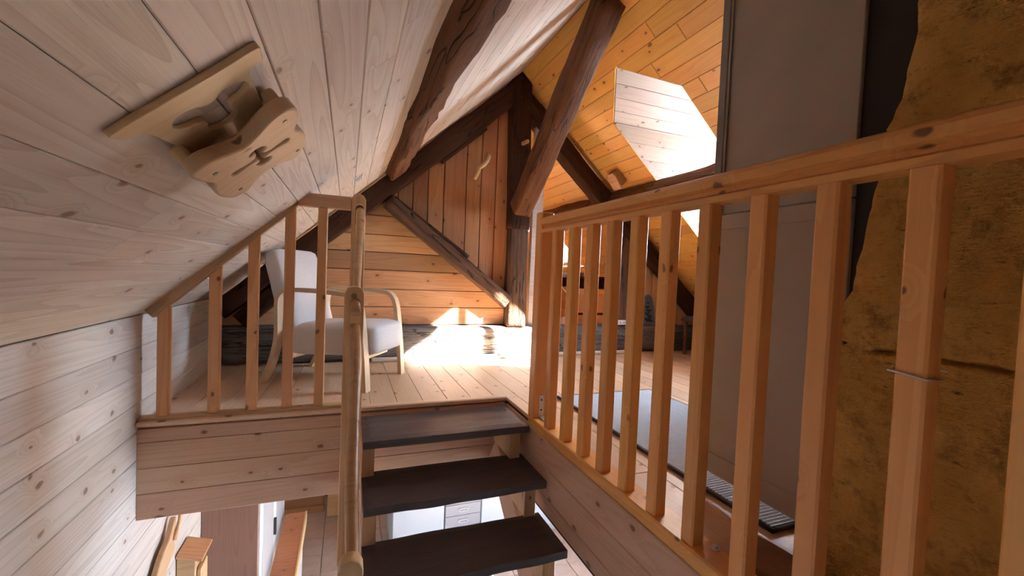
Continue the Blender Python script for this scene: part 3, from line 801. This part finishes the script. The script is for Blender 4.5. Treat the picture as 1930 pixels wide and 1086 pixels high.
for x_ in (.27, -.2): box_o = link('cross_rail', shared(('cr', 1), lambda: boxmesh(.022, .52, .05, .003)), 'birch', ch, CM @ Matrix.Translation((x_, 0, .185)))

# ------------------------------------------------------------------ rack on the roof slope
SO = Vector((XL, 0, KZ)); eS = Vector((1, 0, SL)).normalized()
nI = Vector((SL, 0, -1)).normalized()                      # into the room
FS = frame(SO, eS, (0, 1, 0))
zi = 1 if (FS.to_3x3() @ Vector((0, 0, 1))).dot(nI) > 0 else -1
rack = thing('magazine_rack', tuple(SO + eS * .87 + Vector((0, 1.15, 0)) + nI * .01), 'carved pine wall rack with trefoil and cross cut-outs on the pale slope', 'rack')
def circ(cx, cy, r, a0, a1, n=10): return [(cx + r * math.cos(R(a0 + (a1 - a0) * i / n)), cy + r * math.sin(R(a0 + (a1 - a0) * i / n))) for i in range(n + 1)]
bk = spline([(a_, b_ + .028) for a_, b_ in [(.722, .885), (.80, .884), (.87, .884), (.94, .884), (1.003, .882), (1.008, .905), (1.004, .935), (.985, .935), (.972, .950), (.968, .985), (.967, 1.05), (.965, 1.13), (.965, 1.32), (.87, 1.325), (.775, 1.32), (.775, 1.13), (.768, 1.05), (.762, .985), (.757, .952), (.745, .932), (.726, .925), (.718, .905)]], 4)
def tref(cx, cy, R_, r, rot, n=3, neck=.018):
    pts = []
    for k in range(n):
        a = rot + 360 / n * k; ox, oy = cx + R_ * math.cos(R(a)), cy + R_ * math.sin(R(a))
        pts += circ(ox, oy, r, a - 125, a + 125, 12)
        am_ = a + 180 / n; pts.append((cx + neck * math.cos(R(am_)), cy + neck * math.sin(R(am_))))
    return pts
outline('backboard', [bk, tref(.876, 1.04, .055, .034, 90, 3, .034)[::-1]], FS @ Matrix.Translation((0, 0, zi * .0075)), .013, 'carved_pine', rack, .002)
fp = spline([(.752, 1.075), (.790, 1.065), (.825, 1.085), (.868, 1.105), (.905, 1.085), (.945, 1.055), (.985, 1.050), (1.012, 1.085), (1.006, 1.15), (.990, 1.195), (1.008, 1.245), (1.010, 1.315), (.985, 1.395), (.950, 1.415), (.912, 1.375), (.872, 1.365), (.835, 1.385), (.800, 1.420), (.760, 1.405), (.742, 1.335), (.746, 1.255), (.762, 1.205), (.752, 1.15)], 5)
cr = []
cxx, cyy = .884, 1.225
for k in range(4):
    a = 2 + 90 * k; L1 = .088 if k % 2 == 0 else .055; wd = .011 if k % 2 == 0 else .021
    ox, oy = cxx + L1 * .8 * math.cos(R(a)), cyy + L1 * .8 * math.sin(R(a))
    cr.append((cxx + .028 * math.cos(R(a)) + .004 * math.sin(R(a)), cyy + .028 * math.sin(R(a)) - .004 * math.cos(R(a))))
    cr += circ(ox, oy, wd, a - 110, a + 110, 8)
    cr.append((cxx + .028 * math.cos(R(a)) - .004 * math.sin(R(a)), cyy + .028 * math.sin(R(a)) + .004 * math.cos(R(a))))
    cr.append((cxx + .016 * math.cos(R(a + 45)), cyy + .016 * math.sin(R(a + 45))))
fpo = outline('front_plate', [fp, cr[::-1]], FS @ Matrix.Translation((0, 0, zi * .063)), .034, 'carved_pine', rack, .006, 2)
for s_ in (.735, 1.0):
    link('side_arm', shared(('arm', 1), lambda: boxmesh(.03, .10, .055, .008, 2)), 'carved_pine', rack, FS @ Matrix.Translation((.765 if s_ < .8 else .985, 1.14, zi * .035)))
box_b = link('shelf_floor', shared(('shf', 1), lambda: boxmesh(.25, .022, .05, .003)), 'carved_pine', rack, FS @ Matrix.Translation((.875, 1.33, zi * .034)))
for s_, y_ in ((.785, 1.14), (.975, 1.10), (.79, 1.36), (.975, 1.36)):
    c = FS @ Vector((s_, y_, zi * .0815)); tube('screw', [c - nI * .004, c + nI * .0005], .006, 'screw', fpo, 8)

# vent grille on the slope
vg = thing('vent_grille', tuple(FS @ Vector((1.30, 3.10, zi * .002))), 'small white slatted vent set in the pale roof slope', 'vent')
link('grille_frame', boxmesh(.085, .14, .004, .001), 'white', vg, FS @ Matrix.Translation((1.30, 3.10, zi * .002)))
for i in range(4): link('grille_slat', shared(('gs', 1), lambda: boxmesh(.010, .125, .008, .001)), 'grey_plastic', vg, FS @ Matrix.Translation((1.275 + i * .017, 3.10, zi * .006)))

# wooden lamp box on the golden slope
ls = thing('wall_lamp', tuple(Vector((2.46, 3.60, RZ - SL * (2.46 - RX)))), 'small angled wooden lamp box on the golden slope near the rafter', 'lamp')
FRs = frame((RX, 0, RZ), (0, 1, 0), eR); s_c = (2.45 - RX) * SQ
link('back_plate', boxmesh(.13, .16, .015, .003), 'pine_gold', ls, FRs @ Matrix.Translation((3.60, s_c, .008)))
vs = [(-.065, -.075, .0), (.065, -.075, .0), (.065, .09, .0), (-.065, .09, .0), (-.065, -.075, .10), (.065, -.075, .10), (.065, .09, .045), (-.065, .09, .045)]
link('shade_front', boxmesh(.13, .17, .012, .002), 'larch_wall', ls, FRs @ Matrix.Translation((3.55, s_c + .005, .085)) @ Matrix.Rotation(R(12), 4, 'X'))
for sd_ in (-1, 1): link('shade_side', shared(('ss', 1), lambda: boxmesh(.012, .15, .075, .002)), 'larch_wall', ls, FRs @ Matrix.Translation((3.55 + sd_ * .056, s_c + .0, .045)))

# ------------------------------------------------------------------ rug, slab, door, stone wall, closet
rug = thing('ribbed_rug', (1.66, 1.68, 0), 'pale blue-grey ribbed rug with dark binding on the plank floor', 'rug')
x0, x1, y0, y1 = 1.285, 2.03, .925, 2.44
vs, fs = [], []; nr = 100
for j in range(nr * 4 + 1):
    y_ = y0 + .015 + (y1 - y0 - .03) * j / (nr * 4); h = .014 + .005 * math.sin(2 * math.pi * j / 4 + .8)
    vs += [(x0 + .012, y_, h), (x1 - .012, y_, h)]
for j in range(nr * 4): fs.append((2 * j, 2 * j + 1, 2 * j + 3, 2 * j + 2))
link('pile', mesh(vs, fs, True), 'rug', rug)
for a, b in (((x0, y0, .001), (x0 + .02, y1, .016)), ((x1 - .02, y0, .001), (x1, y1, .016)), ((x0 + .02, y0, .001), (x1 - .02, y0 + .02, .016)), ((x0 + .02, y1 - .02, .001), (x1 - .02, y1, .016))):
    box('binding', a, b, 'rug_edge', rug, .003)
stn = thing('flagstone', (1.13, .72, 0), 'flat brown rounded stone slab at the foot of the stone wall', 'stone')
lp = spline([(1.052, .60), (1.05, .75), (1.052, .84), (1.085, .905), (1.15, .915), (1.185, .895), (1.20, .80), (1.20, .60)], 5)
MT['flag'] = plain('flag_brown', (.25, .125, .07), .8, nscale=9, namp=.25, bump=.5, bscale=40)
outline('slab', [lp], Matrix.Translation((0, 0, .018)), .035, 'flag', stn, .006, 2)

door = thing('cupboard_door', (1.35, 1.04, 0), 'tall taupe painted cupboard door standing open over the rug', 'door')
dx0, dx1, dy0, dy1 = 1.335, 1.365, .79, 1.285
box('lower_panel', (dx0, dy0, .06), (dx1, dy1, 1.055), 'taupe', door, .002)
box('upper_panel', (dx0, dy0, 1.06), (dx1, dy1, 2.35), 'taupe', door, .002)
box('edge_strip', (dx0 - .010, dy1 - .035, 1.06), (dx0 - .0005, dy1, 2.35), 'taupe_edge', door, .003)
box('edge_bead', (dx0 - .010, dy1 - .047, 1.06), (dx0 - .0005, dy1 - .039, 2.35), 'taupe', door, .002)
box('bottom_rail', (dx0 - .005, dy0, .06), (dx0 - .0005, dy1, .135), 'taupe', door, .0015)
box('top_rail', (dx0 - .005, dy0, 1.0), (dx0 - .0005, dy1, 1.055), 'taupe', door, .0015)
for z_ in (.3, 1.4, 2.1): tube('hinge', [(1.375, .80, z_), (1.375, .80, z_ + .07)], .011, 'metal', door, 10)

# rough stone wall beside the stair, broken far edge
st = [(0.0, .735), (.3, .73), (.6, .722), (.72, .726), (.79, .702), (.93, .684), (1.08, .664), (1.19, .655), (1.25, .634), (1.33, .612), (1.47, .602), (1.7, .56), (2.0, .53), (2.55, .49)]
def edge(z_):
    for (a, ya_), (b, yb_) in zip(st[:-1], st[1:]):
        if a <= z_ <= b: return ya_ + (yb_ - ya_) * (z_ - a) / (b - a)
    return st[-1][1]
zrow = sorted(set([round(-.02 + 2.5 * i / 120, 4) for i in range(121)] + [round(.605 + .003 * i, 4) for i in range(31)]))
nz, ny = len(zrow) - 1, 130; vs = []; fs = []
for i in range(nz + 1):
    z_ = zrow[i]; e = edge(max(z_, 0)) + .010 * noise.noise(Vector((z_ * 14, 3, 1))) + .006 * noise.noise(Vector((z_ * 40, 3, 1)))
    for j in range(ny + 1):
        f_ = (j / ny) ** 1.6; y_ = e + (Y0 + .02 - e) * f_
        x_ = 1.205 + .022 * noise.noise(Vector((y_ * 3, z_ * 3, 2))) + .010 * noise.noise(Vector((y_ * 11, z_ * 9, 5))) + .004 * noise.noise(Vector((y_ * 34, z_ * 30, 5)))
        ck = z_ - (.648 + .012 * noise.noise(Vector((y_ * 16, 0, 0))))
        if y_ > .36: x_ += .034 * math.exp(-(ck / .0055) ** 2) * max(0, min(1, .65 + 1.3 * noise.noise(Vector((y_ * 17, 9, 0)))))
        if j < 3: x_ += (.03, .010, .003)[j]
        vs.append((x_, y_, z_))
W_ = ny + 1
for i in range(nz):
    for j in range(ny): fs.append((i * W_ + j, i * W_ + j + 1, (i + 1) * W_ + j + 1, (i + 1) * W_ + j))
k = len(vs)
for i in range(nz + 1): v = vs[i * W_]; vs.append((1.40, v[1] - .03, v[2])); 
for i in range(nz): fs.append((i * W_, (i + 1) * W_, k + i + 1, k + i))
ws = link('wall_stone', mesh(vs, fs, True), 'stone', None); tag(ws, 'rough ochre stone wall with a crack and broken edge beside the railing', None, None, 'structure')
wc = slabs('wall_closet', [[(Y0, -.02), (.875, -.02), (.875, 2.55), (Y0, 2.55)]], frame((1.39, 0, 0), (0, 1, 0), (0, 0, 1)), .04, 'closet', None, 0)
tag(wc, 'closet wall coloured near black for the shade behind the taupe door', None, None, 'structure')


# ------------------------------------------------------------------ beyond the truss
tb = thing('dining_table', (2.95, 5.1, 0), 'dark mahogany table with turned legs beyond the truss', 'table')
for x_ in (2.62, 3.30):
    for y_ in (4.75, 5.4):
        lathe('leg', [(.018, 0), (.026, .03), (.02, .06), (.03, .12), (.024, .17), (.034, .25), (.022, .33), (.030, .36), (.022, .40), (.033, .47), (.022, .55), (.034, .60), (.034, .62), (.034, .78)], (x_, y_, 0), 'mahogany', tb)
box('stretcher', (2.62, 4.74, .30), (3.30, 4.76, .33), 'mahogany', tb)
box('apron', (2.64, 4.735, .64), (3.28, 4.765, .775), 'mahogany', tb, .004); box('apron', (2.64, 5.385, .64), (3.28, 5.415, .775), 'mahogany', tb, .004)
box('table_top', (2.52, 4.66, .775), (3.42, 5.5, .80), 'mahogany', tb, .006)
clo = box('folded_cloth', (2.56, 4.70, .80), (2.80, 5.1, .845), 'cloth', None, .012, 2); tag(clo, 'folded pale blue cloth lying on the mahogany table', 'cloth')
cr_ = thing('side_chair', (3.25, 4.45, 0), 'dark turned-leg wooden chair standing against the mahogany table', 'chair')
for x_ in (3.14, 3.46):
    lathe('leg', [(.016, 0), (.022, .05), (.016, .1), (.022, .2), (.016, .3), (.02, .44)], (x_, 4.32, 0), 'mahogany', cr_, 10)
    lathe('back_leg', [(.018, 0), (.022, .1), (.017, .3), (.022, .44), (.016, .55), (.022, .66), (.016, .78), (.012, .84)], (x_, 4.60, 0), 'mahogany', cr_, 10)
box('seat', (3.11, 4.30, .43), (3.49, 4.63, .46), 'mahogany', cr_, .008); box('back_rail', (3.14, 4.59, .70), (3.46, 4.61, .79), 'mahogany', cr_, .004); box('stretcher', (3.14, 4.31, .2), (3.46, 4.33, .225), 'mahogany', cr_, .003)

pq = thing('carved_plaque', (3.10, TY + .06, .30), 'small arched dark blue plaque with carved figure on the tie beam', 'plaque')
Fp = frame((3.105, TY + .055, .30), (1, 0, 0), (0, .10, 1))
ar = [(-.085, 0), (.085, 0), (.078, .14)] + [(.078 * math.cos(R(a)) * (1 if a < 180 else 1), .14 + .19 * math.sin(R(a))) for a in range(10, 180, 10)] + [(-.078, .14)]
outline('panel', [ar], Fp, .018, 'plaque', pq, .003)
for (cx_, cy_, r_) in ((-.01, .235, .022), (-.015, .19, .026), (.005, .15, .03), (-.02, .115, .026), (.012, .085, .03), (-.012, .05, .036), (.03, .035, .022)):
    outline('carving', [[(cx_ + r_ * math.cos(R(a)) * (1 + .35 * math.sin(R(a * 3))), cy_ + r_ * .8 * math.sin(R(a)) * (1 + .3 * math.cos(R(a * 2)))) for a in range(0, 360, 20)]], Fp @ Matrix.Translation((0, 0, .0105)), .006, 'plaque_ink', pq, .001)
skt = thing('power_socket', (2.72, TY + .02, .295), 'white surface-mounted power socket lying on the tie beam by the strut', 'socket')
box('socket_body', (2.655, TY - .0, .300), (2.775, TY + .04, .352), 'white', skt, .006, 2)
for x_ in (2.70, 2.745): tube('socket_hole', [(x_, TY - .0012, .327), (x_, TY + .002, .327)], .012, 'grey_plastic', skt, 12)
st_ = thing('turned_stool', (3.60, 3.42, 0), 'small stool with dark top and turned wooden legs in front of the tie beam', 'stool')
for x_, y_ in ((3.42, 3.30), (3.42, 3.58), (3.70, 3.30), (3.70, 3.58)):
    lathe('leg', [(.014, 0), (.02, .03), (.014, .06), (.024, .11), (.018, .15), (.026, .19), (.016, .25), (.024, .30), (.024, .36)], (x_, y_, 0), 'mahogany', st_, 12)
box('stool_top', (3.38, 3.26, .36), (3.74, 3.62, .385), 'mahogany', st_, .004); box('stool_pad', (3.385, 3.265, .385), (3.735, 3.615, .40), 'plaque', st_, .005)

# ------------------------------------------------------------------ lower floor
flo = box('floor_lower', (XL - .1, Y0, ZB - .12), (XR, 7.2, ZB - .008), 'grout', None, 0)
tag(flo, 'tiled kitchen floor below the open stair', None, None, 'structure')
ts = .33
tm = shared(('tile',), lambda: boxmesh(ts - .008, ts - .008, .012, .002))
for i in range(14):
    for j in range(11):
        x_ = XL + .07 + ts * (i + .5) ; y_ = 2.85 + ts * (j + .5)
        if x_ > XR - .15: continue
        link('floor_tile', tm, 'tile', flo, Matrix.Translation((x_, y_, ZB - .006)))
XB = 3.55
wlr = slabs('wall_lower_right', [[(Y0, ZB), (1.5, ZB), (1.5, -.3), (Y0, -.3)], [(2.8, ZB), (7, ZB), (7, -.3), (2.8, -.3)], [(1.5, ZB), (2.8, ZB), (2.8, -2.0), (1.5, -2.0)], [(1.5, -.95), (2.8, -.95), (2.8, -.3), (1.5, -.3)]], frame((XB, 0, 0), (0, 1, 0), (0, 0, 1)), -.2, 'plaster', None, 0)
tag(wlr, 'plastered kitchen wall with a wide window', None, None, 'structure')
wn = box('wall_lower_near', (XL - .1, Y0 - .15, ZB), (XR, Y0, -.3), 'plaster', None, 0); tag(wn, 'plastered kitchen wall below the stair head', None, None, 'structure')
wf = box('wall_lower_far', (XL - .1, 6.85, ZB), (XR, 7.0, -.3), 'plaster', None, 0); tag(wf, 'far kitchen wall below the attic floor', None, None, 'structure')
wll = box('ceiling_lower', (XL, WY1 + .06, -.36), (XR, 7.0, -.33), 'pine_fascia', None, 0); tag(wll, 'boarded kitchen ceiling under the attic floor', None, None, 'structure')
wll2 = box('ceiling_lower_side', (WX1 + .06, Y0, -.36), (XR, WY1 + .06, -.33), 'pine_fascia', None, 0); tag(wll2, 'boarded kitchen ceiling beside the stair well', None, None, 'structure')
def frame_window(name, lab, x0, x1, y0, y1, z0, z1, ax, nm):
    w = thing(name, ((x0 + x1) / 2, (y0 + y1) / 2, z0), lab, 'window'); del w['category']; w['kind'] = 'structure'
    if ax == 0:
        for i in range(nm + 1):
            y_ = y0 + (y1 - y0) * i / nm; box('stile', (x0, y_ - .03, z0), (x1, y_ + .03, z1), 'white', w)
        for z_ in (z0, z1): box('rail', (x0 + .002, y0, z_ - .03), (x1 - .002, y1, z_ + .03), 'white', w)
        box('pane', ((x0 + x1) / 2 - .002, y0, z0), ((x0 + x1) / 2 + .002, y1, z1), 'glass', w, 0)
    else:
        for i in range(nm + 1):
            x_ = x0 + (x1 - x0) * i / nm; box('stile', (x_ - .03, y0, z0), (x_ + .03, y1, z1), 'white', w)
        for z_ in (z0, z1): box('rail', (x0, y0 + .002, z_ - .03), (x1, y1 - .002, z_ + .03), 'white', w)
        box('pane', (x0, (y0 + y1) / 2 - .002, z0), (x1, (y0 + y1) / 2 + .002, z1), 'glass', w, 0)
frame_window('window_1', 'wide white kitchen window in the plastered wall', XB + .05, XB + .11, 1.5, 2.8, -2.0, -.95, 0, 2)
portal('kitchen_daylight', (XB + .22, 2.15, -1.475), (-1, 0, 0), 1.3, 1.05)


# kitchen units
YC = 4.75
ap = thing('dishwasher', (.83, YC + .3, ZB), 'plain white kitchen appliance front left of the drawers', 'appliance')
box('body', (.535, YC + .03, ZB + .1), (1.120, YC + .6, -1.66), 'cabinet', ap, .003); box('appliance_door', (.54, YC, ZB + .1), (1.115, YC + .028, -1.67), 'cabinet', ap, .004); box('plinth', (.54, YC + .05, ZB), (1.115, YC + .08, ZB + .1), 'grey_plastic', ap, 0)
dr = thing('drawer_unit', (1.35, YC + .3, ZB), 'white kitchen drawer stack with oval recessed grips', 'drawers')
box('body', (1.126, YC + .03, ZB + .1), (1.562, YC + .6, -1.66), 'cabinet', dr, .003); box('plinth', (1.13, YC + .05, ZB), (1.56, YC + .08, ZB + .1), 'grey_plastic', dr, 0)
for i in range(5):
    zt = -1.675 - .134 * i
    d_ = box('drawer_front', (1.132, YC, zt - .130), (1.556, YC + .028, zt), 'drawer', dr, .004)
    FD = frame((1.344, YC - .001, zt - .064), (1, 0, 0), (0, 0, 1))
    def stad(w_, h_): return circ(w_ / 2 - h_ / 2, 0, h_ / 2, -90, 90, 8) + circ(-w_ / 2 + h_ / 2, 0, h_ / 2, 90, 270, 8)
    outline('grip', [stad(.125, .042), stad(.095, .022)[::-1]], FD @ Matrix.Translation((0, 0, .004)), .012, 'grey_plastic', d_, .002)
for a, b, lab in ((1.568, 2.03, 'white kitchen cupboard right of the drawer stack'), (2.036, 2.66, 'wide white kitchen cupboard at the end of the run')):
    cu = thing('kitchen_cupboard', ((a + b) / 2, YC + .3, ZB), lab, 'cupboard')
    box('body', (a, YC + .03, ZB + .1), (b, YC + .6, -1.66), 'cabinet', cu, .003)
    cd = box('cupboard_door', (a + .004, YC, ZB + .11), (b - .004, YC + .028, -1.67), 'cabinet', cu, .004)
    tube('handle', [(b - .06, YC - .002, -1.78), (b - .06, YC - .025, -1.79), (b - .06, YC - .025, -1.90), (b - .06, YC - .002, -1.91)], .008, 'steel', cd, 8)
    box('plinth', (a, YC + .05, ZB), (b, YC + .08, ZB + .1), 'grey_plastic', cu, 0)
wt = box('worktop', (.52, YC - .02, -1.655), (2.68, YC + .62, -1.62), 'larch_wall', None, .004); tag(wt, 'wooden kitchen worktop over the white units', 'worktop')
tbl = thing('bar_stool', (1.25, 3.9, ZB), 'steel-legged kitchen stool below the treads', 'stool')
for x_, y_ in ((1.1, 3.75), (1.4, 3.75), (1.1, 4.05), (1.4, 4.05)): tube('leg', [(x_, y_, ZB), (1.25 + (x_ - 1.25) * .8, 3.9 + (y_ - 3.9) * .8, ZB + .62)], .013, 'steel', tbl, 10)
lathe('seat', [(.16, .62), (.175, .63), (.175, .65), (.16, .66)], (1.25, 3.9, ZB), 'white', tbl, 24)

wd = thing('wardrobe', (-.73, 4.2, ZB), 'tall wardrobe with brown wooden side and white front doors below the railing', 'wardrobe')
box('side_panel', (XL + .002, 3.50, ZB), (-.565, 3.53, -.40), 'brown_panel', wd, .003)
box('body', (XL + .002, 3.53, ZB), (-.58, 4.9, -.40), 'white', wd, .002)
for y_ in (3.535, 4.22):
    d_ = box('wardrobe_door', (-.58, y_, ZB + .08), (-.555, y_ + .675, -.42), 'white', wd, .003)
    box('inset', (-.556, y_ + .08, -1.9), (-.551, y_ + .60, -.6), 'grey_plastic', d_, .001)
    box('latch', (-.552, y_ + .615, -1.6), (-.53, y_ + .635, -1.45), 'dark_line', d_, .002)
bn_ = thing('narrow_table', (-.45, 4.2, ZB), 'narrow wooden console table with pale side beside the wardrobe', 'table')
box('table_top', (-.53, 3.45, -1.78), (-.345, 4.75, -1.75), 'larch_dark', bn_, .004)
box('edge_board', (-.344, 3.45, -1.86), (-.328, 4.75, -1.745), 'carved_pine', bn_, .003)
for y_ in (3.5, 4.68): box('leg', (-.45, y_, ZB), (-.36, y_ + .05, -1.78), 'white', bn_, .003)
ckd = thing('kitchen_dresser', (-.43, 6.3, ZB), 'low wooden dresser at the far end of the tiled floor', 'cabinet')
box('body', (-.80, 6.1, ZB), (-.215, 6.5, -1.7), 'larch_wall', ckd, .004)
box('dresser_door', (-.79, 6.08, ZB + .10), (-.225, 6.098, -1.75), 'larch_wall', ckd, .004); box('base_board', (-.80, 6.075, ZB), (-.215, 6.098, ZB + .09), 'larch_wall', ckd, .003)
gt = thing('plank_door', (.0, 6.0, ZB), 'pale ledged plank door leaning beside the dresser', 'door')
for i in range(4): box('plank', (-.17 + i * .11, 5.92, ZB + .005), (-.062 + i * .11, 5.945, -1.5), 'carved_pine', gt, .003)
for z_ in (-2.30, -1.75): box('ledge', (-.165, 5.898, z_), (.265, 5.919, z_ + .11), 'carved_pine', gt, .003)

# carved pieces on the wall under the railing
cv = thing('carved_fish', (XL + .03, 2.75, -.78), 'pale carved wooden ornament hung on the boarded wall below the railing', 'ornament')
Fc = frame((XL + .03, 2.74, -.83), (0, -1, 0), (0, 0, 1))
if (Fc.to_3x3() @ Vector((0, 0, 1))).x < 0: Fc = frame((XL + .03, 2.74, -.83), (0, 1, 0), (0, 0, 1)); mir = 1
else: mir = -1
fish = spline([(mir * a, b) for a, b in ((-.16, -.10), (-.10, .0), (-.02, .06), (.06, .09), (.13, .16), (.15, .15), (.12, .06), (.13, -.02), (.06, -.05), (-.02, -.09), (-.1, -.14))], 5)
if area(fish) < 0: fish = fish[::-1]
outline('carved_body', [fish], Fc, .03, 'carved_pine', cv, .008, 2)
tube('carved_stem', [Fc @ Vector((mir * .10, .05, .02)), Fc @ Vector((mir * .15, .14, .03)), Fc @ Vector((mir * .19, .22, .02))], [.012, .01, .006], 'larch_wall', cv, 8)
hb = thing('wooden_key_box', (XL + .06, 3.1, -1.2), 'small pine key box with slanted roof on the boarded wall', 'box')
box('box_body', (XL + .004, 3.03, -1.45), (XL + .10, 3.20, -1.01), 'carved_pine', hb, .004)
bar('box_roof', (XL + .004, 3.115, -.985), (XL + .14, 3.115, -1.03), .20, .025, 'larch_wall', hb)
box('front_board', (XL + .102, 3.05, -1.40), (XL + .125, 3.18, -1.10), 'carved_pine', hb, .004)
